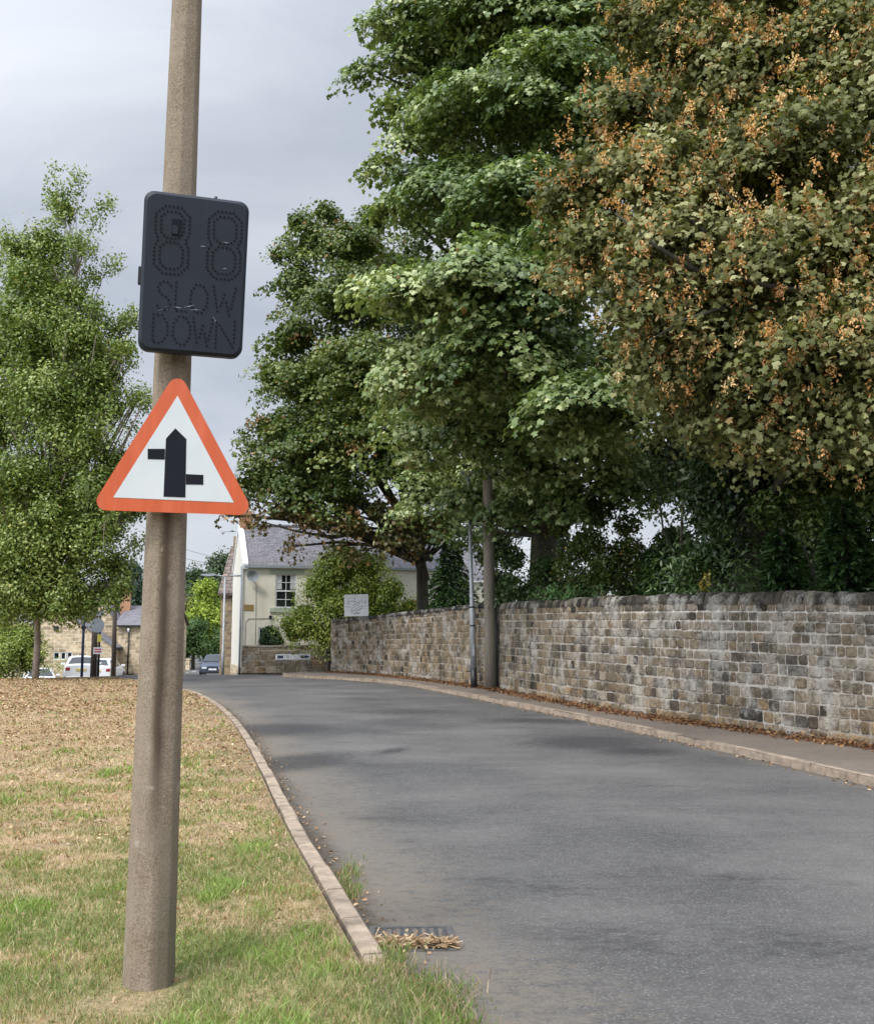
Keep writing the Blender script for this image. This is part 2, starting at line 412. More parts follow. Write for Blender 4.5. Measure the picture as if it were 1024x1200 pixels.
M['stonehouse'] = brickish('house_sandstone', (.66, .52, .34), (.27, .20, .12), (.64, .57, .45), .50, .24, .02)
M['stonedark'] = brickish('old_sandstone', (.34, .25, .15), (.13, .10, .075), (.36, .30, .21), .40, .20)
M['slate'] = brickish('slate_roof', (.20, .19, .21), (.135, .13, .15), (.08, .08, .085), .32, .17, .01, .8)
M['pantile'] = brickish('stone_slate_roof', (.22, .17, .14), (.14, .11, .10), (.05, .045, .04), .5, .32, .03, 1.0)

M['leaf'] = attr_mat('leaf', .42, .45, .22)
M['leafdull'] = attr_mat('leaf_dull', .6, .25, .2)
M['needle'] = attr_mat('needles', .6, .3, .1)
M['keys'] = attr_mat('sycamore_keys', .6, .3, .25)
M['blade'] = attr_mat('grass_blade', .6, .2, .3)
M['litter'] = attr_mat('dry_leaf_litter', .75, .2, .1)
M['stone'] = attr_mat('wall_stone', .95, .15, 0, 1.0, 45, .03, .5, 16, ((.47, .445, .40), 1.6, .68), ((.050, .045, .038), 2.1, .75))
M['bark'] = pbr('bark', (.055, .047, .036), .9, .35, 5, stretch=(4, 4, .8), bstr=.9, bdist=.03, dirt=(.07, .085, .045), dscale=1.5)
M['barkpale'] = pbr('pale_bark', (.30, .25, .21), .85, .35, 5, stretch=(2, 2, 1.5), bstr=.5, bdist=.02, dirt=(.10, .08, .06), dscale=2.5)

# concrete lamp column: fine exposed aggregate, dark rain streak down one arris, paler foot
def column_mat():
    m, ns, ls = new_mat('aggregate_concrete')
    tc = ns.new('ShaderNodeTexCoord').outputs['Object']
    sp = noise(ns, ls, tc, 120, 3, .85)
    col = mixc(ns, ls, ramp(ns, ls, sp, [(.36, 0.), (.66, 1.)]), (.105, .078, .053), (.30, .24, .172))
    bl = noise(ns, ls, tc, 5, 5, .6)
    col = mixc(ns, ls, ramp(ns, ls, bl, [(.35, 0.), (.7, .5)]), col, (.33, .27, .22))
    se = ns.new('ShaderNodeSeparateXYZ'); ls.new(tc, se.inputs[0])
    # streak centred slightly right of the middle of the face
    wob = noise(ns, ls, tc, 2.2, 5, .65, mapping=(.2, .2, 1))
    ad = ns.new('ShaderNodeMath'); ad.operation = 'MULTIPLY_ADD'; ls.new(wob, ad.inputs[0]); ad.inputs[1].default_value = .05; ad.inputs[2].default_value = -.004
    df = ns.new('ShaderNodeMath'); df.operation = 'SUBTRACT'; ls.new(se.outputs[0], df.inputs[0]); ls.new(ad.outputs[0], df.inputs[1])
    ab = ns.new('ShaderNodeMath'); ab.operation = 'ABSOLUTE'; ls.new(df.outputs[0], ab.inputs[0])
    st = ramp(ns, ls, ab.outputs[0], [(.008, .92), (.036, 0.)])
    hz = ns.new('ShaderNodeMapRange'); ls.new(se.outputs[2], hz.inputs[0]); hz.inputs[1].default_value = .55; hz.inputs[2].default_value = 1.1
    h2 = ns.new('ShaderNodeMapRange'); ls.new(se.outputs[2], h2.inputs[0]); h2.inputs[1].default_value = 3.2; h2.inputs[2].default_value = 2.0
    k1 = ns.new('ShaderNodeMath'); k1.operation = 'MULTIPLY'; ls.new(hz.outputs[0], k1.inputs[0]); ls.new(h2.outputs[0], k1.inputs[1])
    k2 = ns.new('ShaderNodeMath'); k2.operation = 'MULTIPLY'; ls.new(k1.outputs[0], k2.inputs[0]); ls.new(st, k2.inputs[1])
    col = mixc(ns, ls, k2.outputs[0], col, (.055, .038, .026))
    sp2 = noise(ns, ls, tc, 14, 2, .5)
    col = mixc(ns, ls, ramp(ns, ls, sp2, [(.66, 0.), (.74, .4)]), col, (.40, .35, .28))
    # lichen-green dirt at the foot of the right hand arris
    gz = ns.new('ShaderNodeMapRange'); ls.new(se.outputs[2], gz.inputs[0]); gz.inputs[1].default_value = .9; gz.inputs[2].default_value = .2
    gx = ns.new('ShaderNodeMapRange'); ls.new(se.outputs[0], gx.inputs[0]); gx.inputs[1].default_value = .035; gx.inputs[2].default_value = .06
    gm = ns.new('ShaderNodeMath'); gm.operation = 'MULTIPLY'; ls.new(gz.outputs[0], gm.inputs[0]); ls.new(gx.outputs[0], gm.inputs[1])
    g2 = ns.new('ShaderNodeMath'); g2.operation = 'MULTIPLY'; ls.new(gm.outputs[0], g2.inputs[0]); g2.inputs[1].default_value = .6
    col = mixc(ns, ls, g2.outputs[0], col, (.09, .085, .055))
    finish(m, ns, ls, col, .9, sp, .5, .004, 0, .25)
    return m
M['concrete'] = column_mat()
def display_mat():
    m, ns, ls = new_mat('display_housing')
    tc = ns.new('ShaderNodeTexCoord').outputs['Object']
    f = noise(ns, ls, tc, 4, 5, .6, mapping=(1, 1, .5))
    col = mixc(ns, ls, ramp(ns, ls, f, [(.3, 0.), (.7, 1.)]), (.009, .012, .020), (.016, .021, .033))
    g = noise(ns, ls, tc, 9, 8, .75, mapping=(.5, 1, 2))
    col = mixc(ns, ls, ramp(ns, ls, g, [(.66, 0.), (.75, .35)]), col, (.12, .13, .15))
    finish(m, ns, ls, col, .55, f, .05, .003, 0, .3)
    return m
M['display'] = display_mat()

# ================================================================== setting: ground sheets
def grid_sheet(name, xs2d, ys2d, zs2d, mat, col=None, smooth=True):
    ny, nx = xs2d.shape
    V = np.stack([xs2d, ys2d, zs2d], -1).reshape(-1, 3)
    a = (np.arange(ny - 1)[:, None] * nx + np.arange(nx - 1)[None, :]).ravel()
    idx = np.stack([a, a + 1, a + nx + 1, a + nx], 1)
    return mesh_np(name, V, np.full(len(a), 4), idx, mat, None, col.reshape(-1, 3) if col is not None else None, smooth)
# large ground to the horizon
gx = np.r_[-1400, -900, -600, -400, -280, -200, -150, -110, -85, np.arange(-70, 71, 2.5), 85, 110, 150, 200, 280, 400, 600, 900, 1400]
gy = np.r_[-1400, -800, -400, -200, -120, -80, -50, np.arange(-30, 120, 2.), 135, 150, 170, 200, 240, 300, 380, 500, 700, 1000, 1500, 2000]
X, Y = np.meshgrid(gx, gy)
mg, ns, ls = new_mat('rough_grass_ground'); tc = ns.new('ShaderNodeTexCoord').outputs['Object']
f = noise(ns, ls, tc, .08, 6); f2 = noise(ns, ls, tc, 2.5, 6)
cc = mixc(ns, ls, ramp(ns, ls, f, [(.4, 0.), (.6, 1.)]), (.10, .12, .045), (.18, .16, .07)); cc = mixc(ns, ls, ramp(ns, ls, f2, [(.4, 0.), (.7, .6)]), cc, (.07, .08, .03))
finish(mg, ns, ls, cc, .95, f2, .5, .05)
struct(grid_sheet('ground', X, Y, H(X, Y) - .14, mg))

# road: one asphalt sheet following the left kerb; opens out at the staggered junction
ys = np.r_[np.arange(-8, 48, .25), np.arange(48, 75, .5), np.arange(75, 190, 3.)]
lx = np.where(ys < 45, kerb_x(np.minimum(ys, 46)) - .05, -46)
lx = np.where((ys >= 44.2) & (ys < 64), -46, lx); lx = np.where(ys >= 64, np.interp(ys, [64, 66, 73, 100, 190], [-46, -23, -22.3, -26, -48]), lx)
kr_main = KRs[KRs[:, 1] < 38]
rx = np.interp(ys, kr_main[:, 1], kr_main[:, 0]) + .6
rx = np.where(ys > 36.5, 16, rx)
rx = np.where(ys > 50.2, np.interp(ys, [50, 56, 66, 73, 100, 190], [-9.6, -11.6, -13.2, -14.2, -17.5, -38]), rx)
t = np.linspace(0, 1, 61)
RX = lx[:, None] + (rx - lx)[:, None] * t[None, :]; RY = np.repeat(ys[:, None], 61, 1)
kx = kerb_x(RY)
dl = RX - kx                                     # distance from left kerb
krx = np.interp(RY, kr_main[:, 1], kr_main[:, 0]); dr = krx - RX
patch = fbm(RX * .9, RY * .45, 5)
dust = np.clip(1 - dl / 1.5, 0, 1) * np.where(RY < 41, 1, 0) * (.42 + .6 * fbm(RX * 1.3, RY * .8, 3)) + np.clip(1 - dr / .5, 0, 1) * .45 * np.where(RY < 37, 1, 0)
soil = np.clip(1 - dl / .34, 0, 1) * np.where(RY < 41, 1, 0) * (.55 + .7 * fbm(RX * 2, RY * 1.1, 9)) + np.clip(1 - dr / .16, 0, 1) * .6 * np.where(RY < 37, 1, 0)
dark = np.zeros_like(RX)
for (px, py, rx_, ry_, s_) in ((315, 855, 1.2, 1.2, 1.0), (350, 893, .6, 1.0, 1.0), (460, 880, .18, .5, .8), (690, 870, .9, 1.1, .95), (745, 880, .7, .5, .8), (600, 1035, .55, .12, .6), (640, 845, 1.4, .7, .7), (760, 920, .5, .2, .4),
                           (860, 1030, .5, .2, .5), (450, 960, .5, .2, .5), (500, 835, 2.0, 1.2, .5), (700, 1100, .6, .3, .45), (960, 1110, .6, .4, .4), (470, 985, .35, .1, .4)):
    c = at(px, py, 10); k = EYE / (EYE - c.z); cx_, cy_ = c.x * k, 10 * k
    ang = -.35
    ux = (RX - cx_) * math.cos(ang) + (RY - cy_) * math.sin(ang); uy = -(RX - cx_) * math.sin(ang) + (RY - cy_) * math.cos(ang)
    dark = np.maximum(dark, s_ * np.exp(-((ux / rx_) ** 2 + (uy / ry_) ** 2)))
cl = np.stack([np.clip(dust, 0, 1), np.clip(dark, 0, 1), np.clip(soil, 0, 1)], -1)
struct(grid_sheet('road', RX, RY, H(RX, RY), M['road'], cl))

# verge (grass bank on the left), finer near the camera
ys = np.r_[np.arange(-8, 3, .5), np.arange(3, 14, .12), np.arange(14, 24, .25), np.arange(24, 46.1, .4)]
kxs = kerb_x(ys) - .14
t = 1 - (1 - np.linspace(0, 1, 170)) ** 1.0
span = np.clip(ys * .62 + 6, 6, 60)
VX = kxs[:, None] - span[:, None] * (1 - t)[None, :] ** 1.15; VY = np.repeat(ys[:, None], 170, 1)
def verge_z(x, y):
    x = np.asarray(x, float); y = np.asarray(y, float)
    d = kerb_x(y) - .14 - x
    return H(x, y) + .085 + .03 * sm(0, 1.2, d) * (fbm(x * .8, y * .8, 21) - .2) * 1.3
def greenness(x, y):
    x = np.asarray(x, float) + .25 * fbm(np.asarray(x) * 4, np.asarray(y) * 4, 91, 3)
    """0 = dry straw, 1 = green turf"""
    g = fbm(x * 2.6, y * 3.2, 31, 6) * .80 + fbm(x * .55, y * .6, 37, 3) * .42 - .10
    far = sm(7.5, 14.5, y + .35 * (x + 2)) * .36
    near = (1 - sm(3.5, 6.5, y)) * .12
    rs = np.exp(-((kerb_x(y) - x - 1.2) / 1.3) ** 2) * .10 * sm(3, 8, y)
    return np.clip((g - far + near + rs - .34) * 2.2, 0, 1)
g = greenness(VX, VY)
dry = np.array([.37, .26, .165]); soilc = np.array([.20, .15, .10]); grn = np.array([.20, .22, .085])
nn = fbm(VX * 4, VY * 3, 51)[..., None]
base = dry * (1 - np.clip((nn - .55) * 4, 0, 1)) + soilc * np.clip((nn - .55) * 4, 0, 1)
colv = base * (1 - g[..., None]) + grn * g[..., None]
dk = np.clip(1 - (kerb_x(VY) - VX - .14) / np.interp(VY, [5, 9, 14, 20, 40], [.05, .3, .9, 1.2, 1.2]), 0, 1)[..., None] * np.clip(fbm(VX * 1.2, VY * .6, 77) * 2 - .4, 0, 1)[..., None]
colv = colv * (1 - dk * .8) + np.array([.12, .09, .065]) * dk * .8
mv = attr_mat('verge_soil', .95, .1, 0, .8, 28, .03, .35, 22, ((.42, .31, .19), 30, .55))
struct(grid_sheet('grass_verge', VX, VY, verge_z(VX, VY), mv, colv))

# pavement on the right between kerb and wall
nP = 260
main = KRs[:]
A, _ = resample(main[:66], n=nP); Wc, _ = resample(WRs, n=nP)
# outer edge runs along kerb, inner edge just inside the wall
def pav_ribbon():
    rows = 9; XX = np.zeros((nP, rows)); YY = np.zeros((nP, rows))
    for i in range(nP):
        for j in range(rows):
            u = j / (rows - 1); XX[i, j] = A[i, 0] * (1 - u) + (Wc[i, 0] + .15) * u; YY[i, j] = A[i, 1] * (1 - u) + Wc[i, 1] * u
    return XX, YY
A, _ = resample(KRs, n=2000); A = A[A[:, 1] < 43.3]; A = A[A[:, 0] < 8]; A, _ = resample(A, n=nP)
PX, PY = pav_ribbon()
# soil/litter colour builds up at the wall foot
u = np.linspace(0, 1, 9)[None, :]
pc = np.stack([np.repeat(.25 + 0 * u, nP, 0), np.repeat(0 * u, nP, 0), np.clip((u - .72) * 3.2, 0, 1) * np.ones((nP, 1))], -1)
struct(grid_sheet('pavement', PX, PY, H(PX, PY) + .10, M['pave'], pc))
# paving by the cottage front, across the side road
XX, YY = np.meshgrid(np.linspace(-9.6, 14, 60), np.linspace(47.2, 50.5, 8)); XX = XX + (YY - 47.2) * 0
c0 = np.zeros(XX.shape + (3,)); c0[..., 0] = .3
struct(grid_sheet('footway', XX, YY, H(XX, YY) + .07, M['pave'], c0))
XX, YY = np.meshgrid(np.linspace(-46, -14.5, 40), np.linspace(60, 64.5, 6)); c0 = np.zeros(XX.shape + (3,)); c0[..., 0] = .8
struct(grid_sheet('footway', XX, YY, H(XX, YY) + .1, M['pave'], c0))

def kerb(curve, z_off, stone, side, name, sink=None):
    fn, L = lookup(curve); mb = MB(); s = 0
    while s < L - .2:
        e = min(s + stone * random.uniform(.95, 1.05), L); n = 3
        dz = random.uniform(-.006, .006); dn = random.uniform(-.008, .008)
        vs = []; fs = []
        for k in range(n + 1):
            ss = s + .006 + (e - s - .012) * k / n; p, tg = fn(ss); nrm = np.array([-tg[1], tg[0]]) * side
            zz = Hf(p[0], p[1]) + z_off + dz - (sink(p) if sink else 0)
            for (o, z) in ((0, -.2), (0, -.015), (.016, 0), (.100, 0), (.112, -.012), (.112, -.2)):
                q = p + nrm * (o + dn); vs.append((q[0], q[1], zz + z))
        for k in range(n):
            for j in range(5):
                a = k * 6 + j; fs.append((a, a + 1, a + 7, a + 6))
        fs += [tuple(range(6))[::-1], tuple(range(n * 6, n * 6 + 6))]
        mb.add(vs, fs); s = e
    return struct(mb.build(name, M['kerb'], uv=False))
kerb(KLs, .095, .62, 1, 'kerb', lambda p: .085 * (1 - float(sm(4.0, 5.3, p[1]))))
Ak = KRs[(KRs[:, 0] < 12)]
kerb(Ak, .105, .9, -1, 'kerb')
# centre dashes on the far road
mb = MB()
for yy in np.arange(80, 125, 6.):
    xx = np.interp(yy, [73, 100, 190], [-18.7, -22, -43]); zz = Hf(xx, yy)
    mb.add([(xx - .06, yy, zz + .03), (xx + .06, yy, zz + .03), (xx - .32, yy + 3, Hf(xx, yy + 3) + .03), (xx - .44, yy + 3, Hf(xx, yy + 3) + .03)], [(0, 1, 2, 3)])
struct(mb.build('road_marking', M['white'], uv=False))
# ================================================================== boundary walls of individual stones
def wall_top(y): return float(np.interp(y, [-8, 0, 13.8, 19, 28.2, 30.5, 36.9, 42.6], [2.1, 2.1, 2.2, 2.36, 2.48, 2.5, 2.42, 2.22]))
STONE_COLS = [((.24, .205, .15), 3.2), ((.175, .15, .11), 2.5), ((.115, .10, .08), 1.6), ((.05, .045, .04), 1.1), ((.31, .27, .21), 1.8), ((.21, .165, .115), 1.6), ((.36, .33, .29), .8)]
def stone_col(hf, s, yw, pale=0., warm=0.):
    r = random.random() * sum(w_ for _, w_ in STONE_COLS)
    for c, w_ in STONE_COLS:
        r -= w_
        if r <= 0: break
    k = random.uniform(.85, 1.18); c = [v * k for v in c]
    pw_ = pale * random.random()
    pw_ *= .62; c = [a * w_ * (1 - pw_) + b * pw_ for a, b, w_ in zip(c, (.42, .385, .33), (.84, .76, .67))]
    if random.random() < warm: c = [.27 * k, .19 * k, .11 * k]
    return tuple(c)
def stone_block(mb, P, Nn, T, s0, s1, z0, z1, d, col, jit=.008, rnd=.15):
    """rounded squared stone: octagonal rim on the mortar plane, smaller octagonal face d proud of it"""
    c = (s1 - s0); h = (z1 - z0); k = min(c, h) * rnd
    def ring(inset, off, kk):
        a0, a1, b0, b1 = s0 + inset, s1 - inset, z0 + inset, z1 - inset
        pts = [(a0 + kk, b0), (a1 - kk, b0), (a1, b0 + kk), (a1, b1 - kk), (a1 - kk, b1), (a0 + kk, b1), (a0, b1 - kk), (a0, b0 + kk)]
        return [(P + T * (a + random.uniform(-jit, jit)) + Nn * (off + random.uniform(-.004, .006))).to_tuple()[:2] + (b + random.uniform(-jit, jit) * .8,) for a, b in pts]
    v = ring(0, -.01, k * .8) + ring(.012, d * .8, k * .9) + ring(.024 if min(c, h) > .12 else .014, d, k)
    cx = P + T * ((s0 + s1) / 2) + Nn * (d + .006)
    v.append((cx.x, cx.y, (z0 + z1) / 2))
    fs = []
    for L in (0, 8):
        for j in range(8): fs.append((L + j, L + (j + 1) % 8, L + 8 + (j + 1) % 8, L + 8 + j))
    for j in range(8): fs.append((16 + j, 16 + (j + 1) % 8, 24))
    mb.add(v, fs, 0, None, col, False)
def stone_wall(name, curve, top, zb, courses, side, label, cat, wid, gap=.011, pale=lambda s, hf, y: 0, warm=lambda hf: 0, mort=None, cap=None, group=None, thick=.42, z_off=.06, maxs=None, endcaps=True):
    fn, L = lookup(curve); root = thing(name, label, cat, (0, 0, 0), 0, group)
    mb = MB(); s0w = 0
    tot = sum(courses)
    acc = 0
    def frame(s):
        p, tg = fn(s); T = Vector((tg[0], tg[1], 0)); Nn = Vector((-tg[1], tg[0], 0)) * side; return Vector((p[0], p[1], 0)), T, Nn
    for ci, ch in enumerate(courses):
        f0, f1 = acc / tot, (acc + ch) / tot; acc += ch; s = -random.random() * .1
        while s < L:
            wd = random.uniform(*wid) * (1.25 if ci == 0 else 1) * (.8 + .5 * ch / (tot / len(courses)) * .5)
            if random.random() < .12: wd *= 1.6
            e = min(s + wd, L)
            if e - s < .08: break
            ss = max(s, 0); mid = (ss + e) / 2; P, T, Nn = frame(mid)
            zg = Hf(P.x, P.y) + z_off; hh = top(mid) - zg if callable(top) else top
            gz = gap * random.uniform(.6, 1.3)
            # wandering bed joints
            wv = (vnoise(np.array(mid * .5), np.array(ci * 1.7), 3) - .5) * .03
            z0 = zg + f0 * hh + gz / 2 + float(wv); z1 = zg + f1 * hh - gz / 2 + float(wv)
            hf = (f0 + f1) / 2
            col = stone_col(hf, mid, P.y, float(pale(mid, hf, P)), warm(hf))
            stone_block(mb, P, Nn, T, ss - mid + gz / 2, e - mid - gz / 2, z0, z1, random.uniform(.004, .022), col)
            s = e
    mb.build('masonry', M['stone'], root, usecol=True)
    # mortar core
    n = max(4, int(L / .5)); V = []; C = []
    for i in range(n + 1):
        s = L * i / n; P, T, Nn = frame(s); zg = Hf(P.x, P.y) - .1; zt = (top(s) if callable(top) else Hf(P.x, P.y) + z_off + top)
        nz = 7
        for k in range(nz):
            z = zg + (zt - .03 - zg) * k / (nz - 1); q = P; V.append((q.x, q.y, z))
            C.append(mort(s, k / (nz - 1), P) if mort else (.30, .27, .22))
        for (o, z) in ((-.0 - .02, zt - .03), (-thick, zt - .03), (-thick, zg)):
            q = P + Nn * o; V.append((q.x, q.y, z)); C.append((.2, .18, .15))
    R = 10; fs = []
    for i in range(n):
        for k in range(R - 1): a = i * R + k; fs.append((a, a + 1, a + R + 1, a + R))
    fs.append(tuple(range(R))); fs.append(tuple(range(n * R, n * R + R)))
    mesh_np('mortar', V, [len(f) for f in fs], [i for f in fs for i in f], M['mortar'], root, np.array(C))
    # coping
    cb = MB(); s = 0
    while s < L:
        wd = random.uniform(*cap['w']); e = min(s + wd, L)
        if e - s < .06: break
        mid = (s + e) / 2; P, T, Nn = frame(mid); zt = (top(mid) if callable(top) else Hf(P.x, P.y) + z_off + top)
        hgt = cap['h'] * random.uniform(*cap['hv']); k = random.uniform(.8, 1.15); c0 = random.choice(cap['cols']); c = tuple(v * k for v in c0)
        a = (e - s) / 2 - .006; ov = cap['over'] + random.uniform(-.008, .015); r = cap['r'] * hgt
        prof = [(ov, -.0), (ov + .008, hgt * .35), (ov - r * .3, hgt - r * .3), (ov - r, hgt), (-thick + r, hgt + random.uniform(-.02, .02)), (-thick - ov + r * .3, hgt - r * .4), (-thick - ov, 0)]
        vs = []
        sl = (top(min(mid + .2, L)) - top(mid - .2)) / .4 if callable(top) else 0
        for t_, ins in ((-a, cap.get('e', .9)), (-a + min(.03, a * .4), 1), (a - min(.03, a * .4), 1), (a, cap.get('e', .9))):
            for (o, z) in prof:
                q = P + T * (t_ + random.uniform(-.004, .004)) + Nn * (o * (1 if ins == 1 else .97) + random.uniform(-.005, .005))
                vs.append((q.x, q.y, zt - .03 + .0 + z * (ins if z > .05 else 1) + sl * t_ + random.uniform(-.003, .003)))
        m_ = len(prof); fs = []
        for i in range(3):
            for j in range(m_): fs.append((i * m_ + j, (i + 1) * m_ + j, (i + 1) * m_ + (j + 1) % m_, i * m_ + (j + 1) % m_))
        fs += [tuple(range(m_)), tuple(range(3 * m_, 4 * m_))[::-1]]
        cb.add(vs, fs, 0, None, c); s = e
    cb.build('coping', M['stone'], root, usecol=True)
    return root
M['mortar'] = attr_mat('mortar', .95, .15, 0, .5, 60, .01, .35, 12, ((.50, .475, .43), 1.7, .7), ((.050, .045, .038), 2.1, .75))
dsplit = 28.3
WA = WRs[WRs[:, 1] <= dsplit]; WB = WRs[WRs[:, 1] >= dsplit]
fa, LA = lookup(WA); fb, LB = lookup(WB)
def topA(s): p, _ = fa(s); return wall_top(p[1]) - .17 + Hf(p[0], p[1])
def topB(s): p, _ = fb(s); return wall_top(p[1]) - .09 + Hf(p[0], p[1])
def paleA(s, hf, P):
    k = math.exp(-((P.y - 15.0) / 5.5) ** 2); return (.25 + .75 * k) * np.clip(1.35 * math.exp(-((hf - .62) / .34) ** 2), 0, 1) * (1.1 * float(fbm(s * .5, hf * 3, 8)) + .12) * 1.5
def mortA(s, h, P):
    k = .35 + .65 * math.exp(-((P.y - 16) / 7) ** 2); k *= min(1, .25 + 1.5 * h) ; k *= .6 + .7 * float(fbm(s * .8, h * 3, 4)); k = min(1, k)
    return tuple(a * (1 - k) + b * k for a, b in zip((.20, .168, .122), (.48, .44, .38)))
stone_wall('boundary_wall', WA, topA, 0, [.21, .2, .19, .2, .19, .18, .17, .18, .17, .17, .16, .16], 1,
           'tall weathered sandstone wall with pale mortar and dark rounded coping, beside the near pavement', 'stone wall', (.14, .31),
           pale=paleA, warm=lambda hf: .5 if hf < .1 else (.14 if hf < .25 else .01), mort=mortA,
           cap=dict(w=(.13, .30), h=.19, hv=(.8, 1.12), over=.015, r=.42, e=.62, cols=[(.085, .074, .058), (.045, .041, .035), (.13, .11, .083), (.20, .175, .135), (.065, .057, .046)]))
stone_wall('boundary_wall', WB, topB, 0, [.2, .2, .19, .2, .19, .18, .18, .17, .17, .17, .16, .16], 1,
           'brown stone wall with thin black coping dropping away behind the two poles', 'stone wall', (.11, .24),
           pale=lambda s, hf, P: .15, warm=lambda hf: .2 if hf < .15 else .08, mort=lambda s, h, P: (.27, .22, .155),
           cap=dict(w=(.5, .9), h=.11, hv=(.9, 1.1), over=.04, r=.15, cols=[(.035, .033, .032), (.05, .046, .04)]))
# low garden wall with the street nameplate, across the side road
G0 = at(283, 780, 47.6); G1 = at(420, 780, 47.9)
GW = np.array([(G0.x, G0.y), ((G0.x + G1.x) / 2, 47.75), (G1.x, G1.y), (9., 48.2)])
_, LG = lookup(GW)
stone_wall('garden_wall', GW, lambda s: 1.22 + Hf(-6, 47.8) + .06 + .012 * s, 0, [.3, .26, .22, .2, .15], -1, 'low buff stone garden wall in front of the cream cottage', 'garden wall', (.25, .6),
           warm=lambda hf: .3, pale=lambda s, hf, P: .45, mort=lambda s, h, P: (.40, .34, .25), thick=.3,
           cap=dict(w=(.5, .9), h=.09, hv=(.95, 1.05), over=.03, r=.1, cols=[(.36, .31, .24), (.30, .27, .21)]))

# ================================================================== concrete lamp column with its two signs
CX, CY = -1.252, 4.66
zc = Hf(CX, CY) + .03
col_root = thing('lamp_column', 'octagonal aggregate concrete lamp column standing in the grass close by, carrying two signs', 'lamp column', (CX, CY, zc)); col_root.rotation_euler = (0, .0075, 0)
mb = MB()
n = 8
hs = [-.3, 0, .012, .9, 2.0, 3.2, 4.6, 6.0, 7.4]; rr = [.111, .111, .110, .103, .091, .081, .071, .063, .055]
prof = [math.radians(14.5 + 45 * k_ + d_) for k_ in range(8) for d_ in (-4, -1.5, 1.5, 4)]
V = [(r * 1.0 * math.cos(a_) * (1 if abs(d_) < 5 else .995), r * 1.0 * math.sin(a_) * (1 if abs(d_) < 5 else .995), h) for h, r in zip(hs, rr) for a_, d_ in zip(prof, [-7, -2.5, 2.5, 7] * 8)]
mb.add(V, [(i * 32 + k_, i * 32 + (k_ + 1) % 32, (i + 1) * 32 + (k_ + 1) % 32, (i + 1) * 32 + k_) for i in range(len(hs) - 1) for k_ in range(32)] + [tuple(range((len(hs) - 1) * 32, len(hs) * 32))], smooth=True)
mb.build('shaft', M['concrete'], col_root, uv=False)
mb = MB(); pts = [(0, 0, 7.35), (0.02, .0, 7.7), (.25, 0, 8.0), (.8, 0, 8.12), (1.3, 0, 8.16)]
mb.tube(pts, [.05, .05, .045, .04, .035], 8); mb.build('bracket_arm', M['concrete'], col_root, uv=False)
mb = MB(); mb.prism([(1.25, 8.10), (1.3, 8.22), (1.75, 8.24), (1.95, 8.18), (1.9, 8.08)], -.12, .12); mb.build('lantern', M['signgrey'], col_root)

# vehicle-activated speed display
def R3(yaw, pit, rol): return Matrix.Rotation(yaw, 4, 'Z') @ Matrix.Rotation(pit, 4, 'X') @ Matrix.Rotation(rol, 4, 'Y')
W_, H_ = .458, .705
disp = thing('speed_display', 'dark blank LED speed display box with dotted 88 above SLOW DOWN', 'speed display', (0, 0, 0))
disp.matrix_world = Matrix.Translation((-1.087, 4.43, 3.202)) @ R3(.276, .167, .0118)
mb = MB(); mb.prism(rrect(W_, H_, .045, 6), 0, .095, bev=.014); mb.build('housing', M['display'], disp)
def FP(u, v): return (-W_ / 2 + u * W_, H_ / 2 - v * H_)
def dots(poly, step, closed=False):
    P = np.array([FP(*p) for p in poly] + ([FP(*poly[0])] if closed else [])); d = np.r_[0, np.cumsum(np.hypot(*np.diff(P, axis=0).T))]
    k = max(2, int(round(d[-1] / step))); t = np.linspace(0, d[-1], k + 1)
    if closed: t = t[:-1]
    return list(zip(np.interp(t, d, P[:, 0]), np.interp(t, d, P[:, 1])))
def octo(u0, u1, v0, v1, c): return [(u0 + c, v0), (u1 - c, v0), (u1, v0 + c * .65), (u1, v1 - c * .65), (u1 - c, v1), (u0 + c, v1), (u0, v1 - c * .65), (u0, v0 + c * .65)]
def clean(pts, m):
    out = []
    for p in pts:
        if all((p[0] - q[0]) ** 2 + (p[1] - q[1]) ** 2 > m * m for q in out): out.append(p)
    return out
for (u0, u1, v0, v1) in ((.115, .435, .088, .508), (.615, .935, .083, .507)):
    vm = (v0 + v1) / 2; D = []
    c_ = .085; q_ = .055
    D += dots([(u0 + c_, v0), (u1 - c_, v0), (u1, v0 + q_), (u1, vm - q_ * .8), (u1 - .035, vm), (u1, vm + q_ * .8), (u1, v1 - q_), (u1 - c_, v1), (u0 + c_, v1), (u0, v1 - q_), (u0, vm + q_ * .8), (u0 + .035, vm), (u0, vm - q_ * .8), (u0, v0 + q_)], .0175, True)
    for a_, b_ in ((v0 + .032, vm - .0125), (vm + .0125, v1 - .032)): D += dots(octo(u0 + .052, u1 - .052, a_, b_, .055), .0175, True)
    mb = MB()
    for p in clean(D, .0115): mb.disc(p[0], -.0005, p[1], .0050, 7, dy=.0025)
    mb.build('dotted_digit', M['signblack'], disp, uv=False)
LET = {'S': [[(1, .12), (.7, 0), (.25, 0), (0, .2), (.15, .42), (.8, .58), (1, .8), (.75, 1), (.25, 1), (0, .88)]], 'L': [[(0, 0), (0, 1), (1, 1)]],
       'O': [[(.3, 0), (.7, 0), (1, .3), (1, .7), (.7, 1), (.3, 1), (0, .7), (0, .3), (.3, 0)]], 'W': [[(0, 0), (.25, 1), (.5, .25), (.75, 1), (1, 0)]],
       'D': [[(0, 0), (.6, 0), (1, .3), (1, .7), (.6, 1), (0, 1), (0, 0)]], 'N': [[(0, 1), (0, 0), (1, 1), (1, 0)]]}
